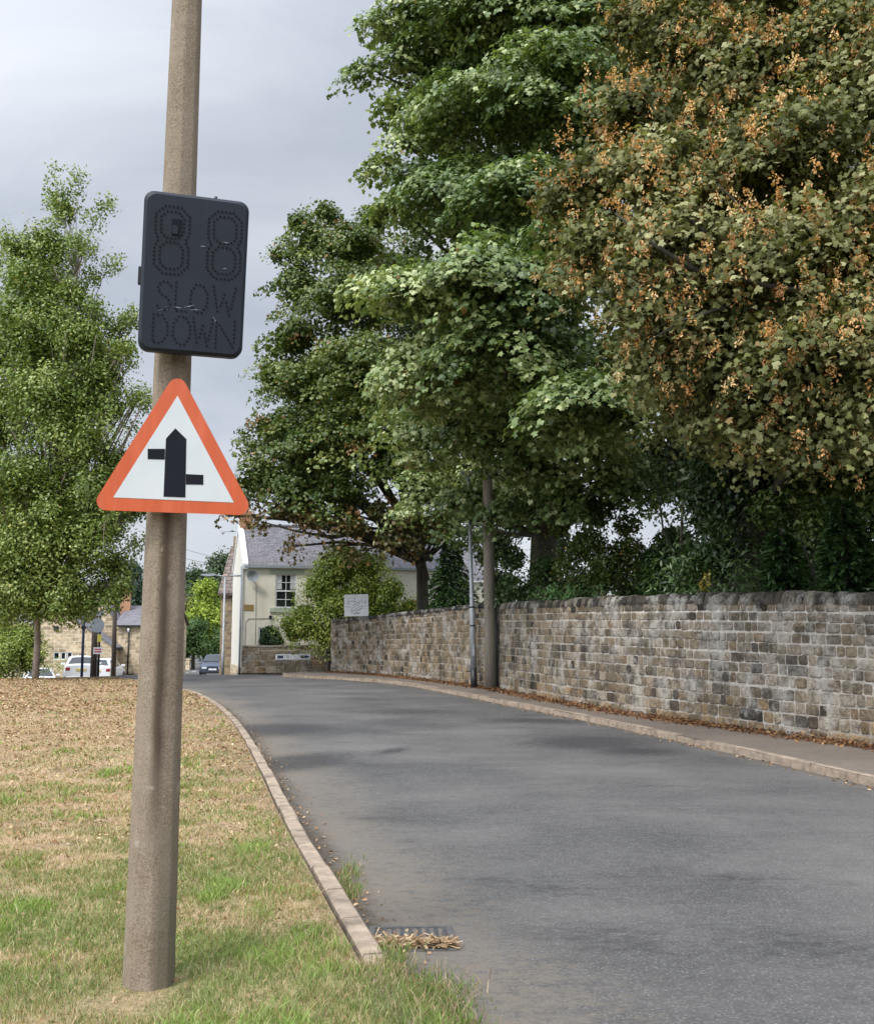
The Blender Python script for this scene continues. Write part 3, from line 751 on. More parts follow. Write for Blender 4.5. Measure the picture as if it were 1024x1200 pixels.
for word, spans, v0, v1 in (('SLOW', ((.165, .285), (.335, .435), (.475, .635), (.69, .905)), .56, .735), ('DOWN', ((.135, .27), (.325, .485), (.51, .70), (.735, .91)), .77, .945)):
    for ch, (u0, u1) in zip(word, spans):
        mb = MB(); D = []
        for poly in LET[ch]: D += dots([(u0 + (u1 - u0) * a, v0 + (v1 - v0) * b) for a, b in poly], .0185)
        for p in clean(D, .0125): mb.disc(p[0], -.0005, p[1], .0048, 7, dy=.0025)
        mb.build('dotted_letter', M['signblack'], disp, uv=False)
mb = MB(); x, z = FP(.27, .165); x1, z1 = FP(.36, .265)
mb.box(x, x1, -.004, .0, z1, z); mb.build('sensor_window', M['signblack'], disp)
mb = MB(); mb.box(x + .002, x1 - .016, -.0065, -.0042, z1 + .006, z - .028); mb.build('sensor_cover', M['display'], disp)
for (u, v, a, L) in ((.47, .70, .3, .05), (.36, .715, -.1, .04), (.52, .72, .15, .045), (.72, .775, 1.9, .02), (.70, .765, 1.2, .02), (.79, .275, -.1, .035), (.79, .44, .2, .02), (.57, .315, .05, .03), (.26, .725, 1.9, .02), (.2, .74, .5, .02)):
    cx_, cz_ = FP(u, v); c_, s_ = math.cos(a) * L / 2, math.sin(a) * L / 2; n_ = (-math.sin(a) * .0014, math.cos(a) * .0014)
    mb = MB(); mb.add([(cx_ - c_, -.0012, cz_ - s_), (cx_ + n_[0], -.0012, cz_ + n_[1]), (cx_ + c_, -.0012, cz_ + s_), (cx_ - n_[0], -.0012, cz_ - n_[1])], [(3, 2, 1, 0)]); mb.build('scratch', M['signgrey'], disp)
mb = MB(); mb.box(-W_ / 2 - .012, -W_ / 2 + .002, .03, .07, -.06, .02, bev=.004); mb.build('hinge', M['black'], disp)
mb = MB(); mb.tube([(.08, .03, H_ / 2 - .004), (.08, .03, H_ / 2 + .012)], .007, 8); mb.build('cable_gland', M['black'], disp)
for z in (-.2, .2):
    mb = MB(); mb.box(-.2, .12, .096, .125, z - .02, z + .02); mb.build('mounting_rail', M['steel'], disp)

# warning triangle: staggered junction
K_ = 1.032
tri = thing('warning_sign', 'faded red-bordered triangle sign with black staggered junction symbol', 'road sign', (0, 0, 0))
tri.matrix_world = Matrix.Translation((-1.161, 4.47, 2.347)) @ R3(-.0093, .10, .036)
def rtri(s, r, n=6, cz=0):
    # equilateral, centroid at 0, corner radius r
    hh = s * .866; A = [(0, 2 * hh / 3 + cz), (s / 2, -hh / 3 + cz), (-s / 2, -hh / 3 + cz)]; out = []
    for i, (cx_, c_z) in enumerate(A):
        d = math.hypot(cx_, c_z - cz); k = (d - 2 * r) / d; ox, oz = cx_ * k, cz + (c_z - cz) * k; a0 = [150, 30, -90][i]
        for j in range(n + 1):
            a = math.radians(a0 - 120 * j / n); out.append((ox + r * math.cos(a), oz + r * math.sin(a)))
    return out
mb = MB(); mb.prism(rtri(.735, .042), 0, .004); mb.build('border_plate', M['orange'], tri)
mb = MB(); mb.prism([(.0035 * K_, .2969 * K_), (.2629 * K_, -.1534 * K_), (-.2545 * K_, -.149 * K_)], -.0016, -.0002); mb.build('white_face', M['signwhite'], tri)
sym = [(.0, .1559), (.0487, .1118), (.0527, -.0385), (.1277, -.0396), (.1290, -.0813), (.0545, -.0830), (.0544, -.1385), (-.0390, -.1383), (-.0404, .0208), (-.1133, .0201), (-.1151, .064), (-.0404, .0666), (-.0385, .1107)]
mb = MB(); sp_ = [(a * K_, b * K_) for a, b in sym]
def convex(idx): mb.prism([sp_[i] for i in idx], -.0034, -.0018)
mb.prism([sp_[i] for i in (0, 1, 6, 7, 12)], -.0034, -.0018); mb.prism([(sp_[2][0] + .0004, sp_[2][1]), sp_[3], sp_[4], (sp_[5][0] + .0004, sp_[5][1])], -.0033, -.0018); mb.prism([(sp_[8][0] - .0004, sp_[8][1]), sp_[9], sp_[10], (sp_[11][0] - .0004, sp_[11][1])], -.0033, -.0018)
mb.build('junction_symbol', M['signblack'], tri)
for z in (-.12, .16):
    wd = .1 if z > 0 else .2
    mb = MB(); mb.box(-wd, wd, .0045, .03, z - .018, z + .018); mb.build('channel', M['steel'], tri)
    mb = MB()
    loop = [(.10 * math.cos(a) - .06, .20 + .105 * math.sin(a), z) for a in np.linspace(-PI * .5 - 1.3, PI * .5 + 1.3 + 0, 14)]
    mb.tube([(-.16, .03, z), (-.165, .2, z), (-.12, .29, z), (0, .29, z), (.045, .2, z), (.04, .03, z)], .006, 6); mb.build('clip', M['steel'], tri)

# ================================================================== poles by the wall
b = at(555.5, 808, 29.6); zz = Hf(b.x, b.y) + .1
p = thing('lamp_post', 'slim galvanised lamp post with black foot against the stone wall', 'lamp post', (b.x, b.y, zz))
p.rotation_euler = (0, -.022, 0)
mb = MB(); mb.tube([(0, 0, .55), (0, 0, 2.25), (0, 0, 2.3), (0, 0, 6.2)], [.088, .085, .062, .05], 14); mb.build('shaft', M['steel'], p)
mb = MB(); mb.tube([(0, 0, -.1), (0, 0, .56)], [.096, .094], 14); mb.build('foot', M['black'], p)
mb = MB(); mb.box(-.03, .03, -.0995, -.082, .9, 1.25, bev=.006); mb.build('access_door', M['steel'], p)
for z in (1.75, 2.28): mb = MB(); mb.tube([(0, 0, z), (0, 0, z + .035)], .097 if z < 2 else .092, 14); mb.build('collar', M['black'], p)
mb = MB(); mb.prism([(-.2, 6.15), (-.25, 6.24), (.45, 6.27), (.5, 6.2)], -.09, .09); mb.build('lantern', M['signgrey'], p)
b = at(575.5, 809.5, 28.9); zz = Hf(b.x, b.y) + .1
p = thing('telegraph_pole', 'thick weathered wooden telegraph pole rising into the trees beside the stone wall', 'telegraph pole', (b.x, b.y, zz))
p.rotation_euler = (0, -.012, 0)
mb = MB(); mb.tube([(0, 0, -.2), (0, 0, 1.5), (0, 0, 4), (0, 0, 8.6)], [.172, .165, .15, .125], 14); mb.build('pole', M['wood'], p)
mb = MB(); mb.tube([(.165, -.06, 0), (.16, -.06, 2.3)], .028, 8); mb.build('cable_guard', M['black'], p)
mb = MB(); mb.tube([(-.4, 0, 8.2), (.4, 0, 8.2)], .04, 6); mb.build('crossarm', M['wood'], p)

# ================================================================== boards on / in front of the walls
# house board standing above the far end of the brown wall
c = at(417.5, 709.5, 40.0); k = 40.0 / F
bd = thing('name_board', 'square white board with grey script lettering standing above the far end of the brown wall', 'board', (c.x, c.y, c.z)); bd.rotation_euler = (0, -.02, -.15)
mb = MB(); mb.box(-14.4 * k, 14.4 * k, 0, .03, -12.6 * k, 12.8 * k, bev=.006); mb.build('panel', M['white'], bd)
mb = MB()
def stroke(mb, pts, wd, y=-.0015):
    for (a, b2) in zip(pts[:-1], pts[1:]):
        a = Vector((a[0], 0, a[1])); b2 = Vector((b2[0], 0, b2[1])); d = (b2 - a)
        if d.length < 1e-6: continue
        n_ = Vector((-d.z, 0, d.x)).normalized() * wd / 2; a = a - d.normalized() * wd * .3; b2 = b2 + d.normalized() * wd * .3
        q = [a - n_, b2 - n_, b2 + n_, a + n_]; mb.add([(v.x, y, v.z) for v in q] + [(v.x, -.0002, v.z) for v in q], [(0, 1, 2, 3), (4, 7, 6, 5), (0, 4, 5, 1), (1, 5, 6, 2), (2, 6, 7, 3), (3, 7, 4, 0)]); y -= .0002
def zb(x, y): return ((x - 495) / 23.27 * k, (450 - y) / 23.27 * k)   # layout read off the board
for pl, wd in (([(250, 400), (275, 340), (310, 320), (300, 370), (260, 410)], .022), ([(350, 340), (400, 330), (470, 340), (500, 370)], .03), ([(440, 220), (460, 270), (440, 300)], .03), ([(560, 400), (580, 340), (600, 350)], .035), ([(640, 290), (650, 350), (680, 370)], .03), ([(720, 400), (730, 350), (770, 340), (745, 410)], .03),
               ([(400, 450), (470, 400), (520, 370)], .03), ([(350, 550), (420, 500), (520, 440), (600, 400)], .028), ([(340, 600), (450, 560), (560, 500), (660, 460)], .028), ([(360, 640), (460, 590), (560, 560), (650, 530), (670, 460)], .028), ([(370, 670), (350, 600), (360, 550)], .02), ([(640, 540), (560, 590), (500, 620)], .025),
               ([(215, 480), (345, 495)], .022), ([(700, 475), (790, 470)], .022), ([(250, 560), (310, 565)], .012), ([(700, 540), (790, 540)], .014)):
    stroke(mb, [zb(*q) for q in pl], wd * .8)
mb.build('script_lettering', M['signgrey'], bd, uv=False)
mb = MB(); stroke(mb, [zb(*q) for q in ((420, 670), (480, 655), (580, 660))], .03); mb.build('underline', pbr('maroon_ink', (.16, .05, .09), .6), bd, uv=False)
for x in (-.3, .3): mb = MB(); mb.box(x - .03, x + .03, .031, .07, -.95, .3); mb.build('post', M['darkwood'], bd)
# street nameplate
a = at(322, 768, 47.25); c = at(363, 769, 47.35); cc_ = (a + c) / 2; w2 = (c.x - a.x) / 2
npl = thing('street_nameplate', 'long low street nameplate in white and navy fixed to the garden wall', 'street sign', (cc_.x, 47.52, Hf(cc_.x, 47.28) + .8)); npl.rotation_euler = (0, -.012, .02)
mb = MB(); mb.box(-w2, w2, 0, .03, -.13, .13, bev=.006); mb.build('plate', M['white'], npl)
navy = pbr('navy_enamel', (.012, .02, .07), .4, .1, 5)
mb = MB()
for (x0, x1) in ((-w2 + .09, -w2 + .36), (w2 - .42, w2 - .12)): mb.box(x0, x1, -.003, -.0005, -.06, .065)
mb.box(-w2 + .03, w2 - .03, -.003, -.0005, .085, .10); mb.box(-w2 + .03, w2 - .03, -.003, -.0005, -.1, -.085)
mb.build('end_blocks', navy, npl)
x = -.36
for k2 in range(9):
    if k2 != 4:
        mb = MB()
        hgt = .05; stroke(mb, [(x, -hgt), (x, hgt)], .018)
        stroke(mb, random.choice([[(x, hgt), (x + .045, hgt), (x + .045, -hgt)], [(x, 0), (x + .05, 0)], [(x, hgt), (x + .05, hgt)], [(x, -hgt), (x + .05, -hgt)]]), .016); mb.build('letter', navy, npl, uv=False)
    x += .085
mb = MB()
mb.disc(w2 - .085, -.0006, 0, .045, 12, dy=.003); mb.build('emblem', navy, npl, uv=False)

# ================================================================== gully grate
gc = at(487, 1079, 5.65)
gz = 0
gp = Vector((-.135, 5.66, 0)); g_root = thing('gully_grate', 'square iron road gully beside the kerb, half covered by straw', 'drain', (gp.x, gp.y, -.005), .05)
mb = MB()
fo, fi = .225, .195
for (x0, x1, y0, y1) in ((-fo, fo, -fo, -fi), (-fo, fo, fi, fo), (-fo, -fi, -fi, fi), (fi, fo, -fi, fi)): mb.box(x0, x1, y0, y1, -.02, .012)
mb.build('frame', pbr('worn_iron_rim', (.15, .145, .14), .5, .2, 20, metal=.4), g_root)
mb = MB()
for k2 in range(9): x = -.185 + k2 * .046; mb.box(x - .012, x + .012, -.193, .193, -.012, .006)
mb.box(-.193, .193, -.012, .012, -.014, .004); mb.build('grate', M['iron'], g_root)
mb = MB(); mb.box(-.194, .194, -.194, .194, -.02, -.016); mb.build('pit', M['black'], g_root)
# ================================================================== cottage and the buildings
def wall_with_openings(mb, x0, x1, z0, z1, ops, y=0, mi=0, M_=None, depth=.12):
    """front wall in the x,z plane at y, rectangular openings with reveals"""
    xs = sorted({x0, x1, *[o[0] for o in ops], *[o[1] for o in ops]}); zs = sorted({z0, z1, *[o[2] for o in ops], *[o[3] for o in ops]})
    for i in range(len(xs) - 1):
        for j in range(len(zs) - 1):
            cx_, cz_ = (xs[i] + xs[i + 1]) / 2, (zs[j] + zs[j + 1]) / 2
            if any(o[0] < cx_ < o[1] and o[2] < cz_ < o[3] for o in ops): continue
            mb.add([(xs[i], y, zs[j]), (xs[i + 1], y, zs[j]), (xs[i + 1], y, zs[j + 1]), (xs[i], y, zs[j + 1])], [(0, 1, 2, 3)], mi, M_)
    for (a, b2, c_, d) in ops:
        mb.add([(a, y, c_), (b2, y, c_), (b2, y, d), (a, y, d), (a, y + depth, c_), (b2, y + depth, c_), (b2, y + depth, d), (a, y + depth, d)], [(0, 4, 5, 1), (1, 5, 6, 2), (2, 6, 7, 3), (3, 7, 4, 0)], mi, M_)
def window(parent, x0, x1, z0, z1, y, cols, rows, sash=True, frame='white', bar=.03, curtain=False):
    fr = MB(); e = .06
    for (a, b2, c_, d) in ((x0, x1, z0, z0 + e), (x0, x1, z1 - e, z1), (x0, x0 + e, z0 + e, z1 - e), (x1 - e, x1, z0 + e, z1 - e)): fr.box(a, b2, y + .03, y + .09, c_, d)
    if sash: zm = (z0 + z1) / 2; fr.box(x0 + e, x1 - e, y + .025, y + .085, zm - .035, zm + .035)
    for i in range(1, cols): x = x0 + (x1 - x0) * i / cols; fr.box(x - bar / 2, x + bar / 2, y + .045, y + .08, z0 + e, z1 - e)
    for i in range(1, rows):
        z = z0 + (z1 - z0) * i / rows
        if sash and abs(z - (z0 + z1) / 2) < .03: continue
        fr.box(x0 + e, x1 - e, y + .043, y + .078, z - bar / 2, z + bar / 2)
    f = fr.build('window', M[frame], parent)
    g = MB(); g.box(x0 + .01, x1 - .01, y + .066, y + .07, z0 + .01, z1 - .01); g.build('pane', M['glass'], f)
    if curtain:
        ww = (x1 - x0)
        cu = MB(); cu.box(x0 + .05, x0 + ww * .3, y + .060, y + .064, z0 + (z1 - z0) * .55, z1 - .06); cu.build('curtain', M['curtain'], f); cu = MB(); cu.box(x1 - ww * .3, x1 - .05, y + .060, y + .064, z0 + (z1 - z0) * .55, z1 - .06)
        cu.build('curtain', M['curtain'], f)
    return f
def pipe(parent, pts, r=.045, mat='black', name='downpipe'):
    mb = MB(); mb.tube(pts, r, 8); return mb.build(name, M[mat], parent)

hb = at(283, 788, 48.0); hz = Hf(-8, 48.5)
house = thing('cottage', 'two-storey cream rendered cottage with grey slate roof and sash windows', 'house', (hb.x, 48.0, hz), math.radians(15.5))
D = 6.2; LEN = 9.6; EV = 5.15; RG = 7.25
win1 = (1.5, 2.5, 3.12, 4.72); win2 = (6.6, 7.4, 3.12, 4.6); win3 = (.75, 1.35, .9, 2.2)
mb = MB(); wall_with_openings(mb, 0, LEN, 0, EV, [win1, win3]); mb.build('front_wall', M['render'], house)
mb = MB()
mb.add([(-.02, 0, -.3), (-.02, 0, EV), (-.02, D / 2, RG), (-.02, D, EV), (-.02, D, -.3)], [(0, 4, 3, 2, 1)]); mb.build('gable_wall', M['render2'], house)
mb = MB(); mb.add([(LEN, 0, 0), (LEN, 0, EV), (LEN, D / 2, RG), (LEN, D, EV), (LEN, D, 0), (0, D, 0), (0, D, EV)], [(0, 1, 2, 3, 4), (5, 4, 3, 6)]); mb.build('rear_wall', M['render'], house)
mb = MB()
ov = .15; dz = (RG - EV) / (D / 2)
for sg in (0, 1):
    y0_, y1_ = (-ov, D / 2) if sg == 0 else (D + ov, D / 2)
    z0_ = EV - ov * dz + .05
    mb.add([(-.04, y0_, z0_), (LEN + .1, y0_, z0_), (LEN + .1, y1_, RG + .05), (-.04, y1_, RG + .05), (-.04, y0_, z0_ - .08), (LEN + .1, y0_, z0_ - .08), (LEN + .1, y1_, RG - .03), (-.04, y1_, RG - .03)], [(0, 1, 2, 3), (4, 7, 6, 5), (0, 4, 5, 1), (1, 5, 6, 2), (3, 2, 6, 7), (0, 3, 7, 4)])
roof = mb.build('roof', M['slate'], house)
mb = MB(); mb.tube([(-.04, D / 2, RG + .08), (LEN + .1, D / 2, RG + .08)], .09, 6); mb.build('ridge_tiles', M['slate'], roof)
mb = MB()   # raised white verge on the gable
for sg in (0, 1):
    y0_, y1_ = (-.17, D / 2) if sg == 0 else (D + .17, D / 2); z0_ = EV - ov * dz + .1
    mb.add([(-.06, y0_, z0_ - .22), (.2, y0_, z0_ - .22), (.2, y0_, z0_ + .03), (-.06, y0_, z0_ + .03), (-.06, y1_, RG - .2), (.2, y1_, RG - .2), (.2, y1_, RG + .12), (-.06, y1_, RG + .12)], [(0, 1, 2, 3), (7, 6, 5, 4), (0, 4, 5, 1), (1, 5, 6, 2), (2, 6, 7, 3), (3, 7, 4, 0)])
mb.build('verge', M['white'], house)
mb = MB(); mb.box(0, .62, D / 2 - .35, D / 2 + .35, RG - .6, RG + .55); mb.box(-.04, .66, D / 2 - .39, D / 2 + .39, RG + .55, RG + .63); ch = mb.build('chimney', M['brick'], roof)
for x in (.18, .52): mb = MB(); mb.tube([(x, D / 2, RG + .63), (x, D / 2, RG + .8)], [.11, .09], 10); mb.build('chimney_pot', M['brick'], ch)
ch.parent = house
mb = MB(); mb.box(0.02, LEN, -.19, -.08, EV - .16, EV - .06); mb.build('gutter', M['signgrey'], house)
pipe(house, [(-.10, -.09, EV - .1), (-.10, -.09, 0.1)], .05, 'signgrey'); pipe(house, [(-.6, -.02, EV - .55), (-.10, -.10, EV - .55)], .04, 'signgrey', 'pipe_branch')
mb = MB(); mb.box(-.14, -.06, -.15, -.04, -.1, .35); mb.build('pipe_shoe', M['black'], house)
mb = MB(); mb.box(-.045, -.021, .05, D, -.35, .38); mb.build('plinth', M['stonehouse'], house)
f = window(house, *win1, 0, 2, 4, curtain=True); mb = MB(); mb.box(win1[0] - .3, win1[1] + .35, -.03, .04, win1[3], win1[3] + .2); mb.build('lintel', M['sage'], house)
mb = MB(); mb.box(win1[0] - .25, win1[1] + .1, -.08, .05, win1[2] - .2, win1[2]); mb.build('sill', M['sage'], house)
window(house, *win3, 0, 2, 2, sash=False)
# satellite dish
mb = MB(); V = []; 
for i in range(5):
    r = .27 * i / 4
    for k2 in range(14): a_ = 2 * PI * k2 / 14; V.append((r * math.cos(a_), -.09 * (r / .27) ** 2, r * math.sin(a_)))
fs = [(i * 14 + k2, i * 14 + (k2 + 1) % 14, (i + 1) * 14 + (k2 + 1) % 14, (i + 1) * 14 + k2) for i in range(4) for k2 in range(14)]
Md = Matrix.Translation((.42, -.28, 4.6)) @ Matrix.Rotation(-.35, 4, 'Z') @ Matrix.Rotation(.25, 4, 'X')
mb.add(V, fs, 0, Md, smooth=True); mb.add([(v[0], v[1] + .012, v[2]) for v in V], [f_[::-1] for f_ in fs], 0, Md); dish = mb.build('satellite_dish', M['signgrey'], house)
pipe(dish, [Md @ Vector((0, .01, -.02)), Vector((.42, .0, 4.5))], .02, 'black', 'bracket'); pipe(dish, [Md @ Vector((0, -.02, -.25)), Md @ Vector((0, -.3, -.05))], .012, 'black', 'feed_arm')
pipe(house, [(.42, -.012, 4.4), (.6, -.012, 4.2), (.62, -.012, 2.6), (.6, -.012, .2)], .009, 'cable', 'cable'); pipe(house, [(.15, -.012, .3), (.15, -.012, 2.45), (.3, -.012, 2.6), (1.6, -.012, 2.62)], .009, 'cable', 'cable')
mb = MB(); mb.box(.05, .5, -.02, -.002, 2.98, 3.26); mb.build('wall_plaque', pbr('tan_plaque', (.33, .21, .08), .6, .2, 8), house)
mb = MB(); mb.box(1.22, 1.34, -.08, -.002, 2.62, 2.76); mb.build('junction_box', M['black'], house)
# rear wing glimpsed between the trees
hw = thing('rendered_wing', 'cream gabled wing glimpsed right of the garden tree beneath the branches', 'house', (-3.4, 52.6, hz), math.radians(15.5))
mb = MB(); wall_with_openings(mb, 0, 7, 0, 4.75, [(1.15, 1.9, 2.8, 4.1)]); mb.add([(0, 0, 0), (0, 0, 4.75), (0, 6, 4.75), (0, 6, 0), (7, 0, 0), (7, 0, 4.75), (7, 6, 4.75), (7, 6, 0)], [(0, 3, 2, 1)[::-1], (4, 7, 6, 5), (3, 7, 6, 2)]); mb.build('wall', M['render'], hw)
mb = MB(); mb.add([(-.15, -.2, 4.7), (7.15, -.2, 4.7), (7.15, 3, 6.9), (-.15, 3, 6.9), (-.15, 6.2, 4.7), (7.15, 6.2, 4.7)], [(0, 1, 2, 3), (3, 2, 5, 4), (0, 3, 4), (1, 5, 2)]); mb.build('roof', M['slate'], hw)
window(hw, 1.15, 1.9, 2.8, 4.1, 0, 2, 2); mb = MB(); mb.box(-.1, 7.1, -.2, -.1, 4.6, 4.7); mb.build('gutter', M['white'], hw); pipe(hw, [(2.6, -.07, 4.6), (2.6, -.07, 0)], .05, 'white')

# old stone building beyond the cottage
ob = at(258, 790, 57.5); oz = Hf(-12, 57.5)
old = thing('stone_outbuilding', 'narrow strip of old dark sandstone building with heavy stone-slate roof behind the cottage', 'house', (ob.x - .05, 57.5, oz), 0)
e_ = EYE + (744 - 694) * 57.5 / F - oz; r_ = EYE + (744 - 640) * 60.2 / F - oz
mb = MB(); mb.box(0, 5, 0, 6, -.3, e_ + .1); mb.add([(-.001, 0, e_), (-.001, 3, r_), (-.001, 6, e_)], [(0, 2, 1)]); mb.build('wall', M['stonedark'], old)
mb = MB(); mb.add([(-.12, -.25, e_ - .05), (5, -.25, e_ - .05), (5, 3, r_), (-.12, 3, r_), (-.12, 6.2, e_ - .05), (5, 6.2, e_ - .05), (-.12, -.25, e_ - .2), (5, -.25, e_ - .2), (5, 3, r_ - .15), (-.12, 3, r_ - .15)], [(0, 1, 2, 3), (3, 2, 5, 4), (6, 9, 8, 7), (0, 6, 7, 1), (0, 3, 9, 6)]); mb.build('roof', M['pantile'], old)
mb = MB(); mb.box(.1, .75, 2.6, 3.4, r_ - .5, r_ + .55); ch = mb.build('chimney', M['stonedark'], old)
mb = MB(); mb.tube([(.4, 3, r_ + .5), (.4, 3, r_ + .95)], .02, 6); mb.tube([(-.75, 3, r_ + .85), (.9, 3, r_ + .9)], .018, 6)
for x in np.arange(-.7, .8, .2): mb.tube([(x, 2.8, r_ + .87), (x, 3.2, r_ + .87)], .012, 4)
mb.build('aerial', M['steel'], old)
# street lamp on the far corner
lp = at(261, 790, 55.5); lz = Hf(lp.x, 55.5); t_ = EYE + (744 - 676) * 55.5 / F - lz
p = thing('street_lamp', 'grey street lamp with side arm at the corner of the far stone building', 'street lamp', (lp.x, 55.5, lz))
mb = MB(); mb.tube([(0, 0, 0), (0, 0, 1.2), (0, 0, 1.25), (0, 0, t_ - .05)], [.09, .09, .06, .045], 10); mb.build('shaft', M['steel'], p)
mb = MB(); mb.tube([(0, 0, t_ - .1), (-.1, 0, t_ + .02), (-.55, 0, t_ + .08)], .03, 8); mb.build('arm', M['steel'], p)
mb = MB(); mb.prism([(-1.3, t_ + .05), (-1.25, t_ + .13), (-.55, t_ + .15), (-.5, t_ + .06), (-.8, t_ + .01)], -.12, .12); mb.build('lantern', M['signgrey'], p)

# low cream wall by the far road
a = at(213, 778, 92); mb = MB(); z_ = Hf(a.x, 92); mb.box(-2.5, 0.7, 0, .3, 0, .95, bev=.02); mb.box(-2.6, .8, -.05, .35, .95, 1.05)
o = mb.build('low_wall', M['stonehouse']); o.location = (a.x, 92, z_ - .05); tag(o, 'short pale wall at the bend of the far road behind the blue car', 'wall')

# ---- stone houses on the left beyond the grass
def gable_house(name, label, px0, px1, Y, apex, eave, depth, yaw, matw='stonehouse', windows=None, base_extra=.6, group=None, matr='slate', winframe='white', chim=None):
    a = at(px0, 760, Y); b2 = at(px1, 760, Y); wdt = (b2.x - a.x) / max(.3, math.cos(yaw)); z_ = Hf(a.x, Y)
    za = EYE + (744 - apex) * Y / F - z_; ze = EYE + (744 - eave) * Y / F - z_
    h_ = thing(name, label, 'house', (a.x, Y, z_), yaw, group)
    ops = windows or []
    mb = MB(); wall_with_openings(mb, 0, wdt, -.5, ze, ops)
    mb.add([(0, 0, ze), (wdt, 0, ze), (wdt / 2, 0, za)], [(0, 1, 2)]); mb.add([(0, 0, -.5), (0, depth, -.5), (0, depth, ze), (0, 0, ze), (wdt, 0, -.5), (wdt, depth, -.5), (wdt, depth, ze), (wdt, 0, ze), (wdt / 2, depth, za)], [(0, 3, 2, 1), (4, 5, 6, 7), (1, 2, 8, 6, 5)])
    mb.build('wall', M[matw], h_)
    mb = MB(); sl = (za - ze) / (wdt / 2); o_ = .22
    for sg in (-1, 1):
        xe = wdt / 2 + sg * (wdt / 2 + o_); zE = ze - o_ * sl + .06; zA = za + .06
        v = [(xe, -.12, zE), (wdt / 2, -.12, zA), (wdt / 2, depth + .12, zA), (xe, depth + .12, zE)]
        v += [(q[0], q[1], q[2] - .1) for q in v]
        mb.add(v, [(0, 1, 2, 3), (4, 7, 6, 5), (0, 4, 5, 1), (1, 5, 6, 2), (2, 6, 7, 3), (3, 7, 4, 0)])
    rf = mb.build('roof', M[matr], h_)
    mb = MB(); mb.tube([(wdt + o_ + .02, -.1, ze - o_ * sl - .03), (wdt + o_ + .02, depth, ze - o_ * sl - .03)], .06, 6); mb.build('gutter', M['black'], h_)
    for w_ in ops: window(h_, *w_, 0, 1, 1, sash=False, frame=winframe)
    if chim:
        x, y, hh = chim; mb = MB(); mb.box(x - .35, x + .35, y - .35, y + .35, za - 1, za + hh); mb.box(x - .4, x + .4, y - .4, y + .4, za + hh, za + hh + .1); ch = mb.build('chimney', M['brick'], rf)
        for q in (-.16, .16): mb = MB(); mb.tube([(x + q, y, za + hh + .1), (x + q, y, za + hh + .45)], [.1, .08], 8); mb.build('chimney_pot', M['brick'], ch)
        ch.parent = h_
    return h_, wdt, ze, za
Y1 = 66
s = Y1 / F
zg1 = Hf(at(0, 760, Y1).x, Y1)
wz0, wz1 = EYE + (744 - 773) * s - zg1, EYE + (744 - 764) * s - zg1
wx = lambda px: (px - (-3)) * s / math.cos(.2)
h1, w1, e1, a1 = gable_house('stone_cottage', 'low sandstone gable with a row of three small white windows, behind the parked cars', -3, 124, Y1, 712, 757, 7, .2,
                             windows=[(wx(58), wx(65), wz0, wz1), (wx(66), wx(72), wz0, wz1), (wx(73), wx(79), wz0, wz1)])
for z_ in (.0,): mb = MB(); mb.box(w1 / 2 - .15, w1 / 2 + .15, -.05, -.002, a1 - 1.5, a1 - 1.2); mb.build('gable_vent', M['black'], h1)
pipe(h1, [(w1 + .1, .1, e1 - .2), (w1 + .1, .1, 0)], .05)
Y2 = 72
h2, w2_, e2, a2 = gable_house('stone_house', 'taller sandstone gable house with grey slates and a brick chimney, right of the low cottage', 88, 139, Y2, 703, 738, 8, .22, chim=(3.2, 1.2, .55))
# long wing with its slope towards the camera
a = at(138, 760, 71.5); z_ = Hf(a.x, 71.5)
h3 = thing('stone_terrace', 'sandstone terrace with its slate slope facing the green, just left of the concrete column', 'house', (a.x, 71.5, z_), .06)
e3 = EYE + (744 - 731) * 71.5 / F - z_; r3 = EYE + (744 - 711) * 74.5 / F - z_
mb = MB(); wall_with_openings(mb, 0, 3.6, -.4, e3, []); mb.add([(0, 0, -.4), (0, 6, -.4), (0, 6, e3), (0, 3, r3), (0, 0, e3), (3.6, 0, -.4), (3.6, 6, -.4), (3.6, 6, e3), (3.6, 3, r3), (3.6, 0, e3)], [(0, 4, 3, 2, 1), (5, 6, 7, 8, 9), (1, 2, 7, 6)]); mb.build('wall', M['stonehouse'], h3)
mb = MB(); mb.add([(-.2, -.25, e3 - .1), (3.8, -.25, e3 - .1), (3.8, 3, r3 + .06), (-.2, 3, r3 + .06), (-.2, 6.25, e3 - .1), (3.8, 6.25, e3 - .1), (-.2, -.25, e3 - .2), (3.8, -.25, e3 - .2)], [(0, 1, 2, 3), (3, 2, 5, 4), (0, 6, 7, 1)]); mb.build('roof', M['slate'], h3)
mb = MB(); mb.box(0, 3.7, -.33, -.22, e3 - .22, e3 - .1); mb.build('gutter', M['black'], h3)
pipe(h3, [(.75, -.06, e3 - .5), (.75, -.06, .1)], .05); pipe(h3, [(1.7, -.06, e3 - .9), (1.7, -.06, .1)], .04)
mb = MB(); mb.tube([(.75, -.2, e3 - .62), (.75, -.2, e3 - .32)], [.05, .09], 8); mb.build('wall_lamp', M['white'], h3)
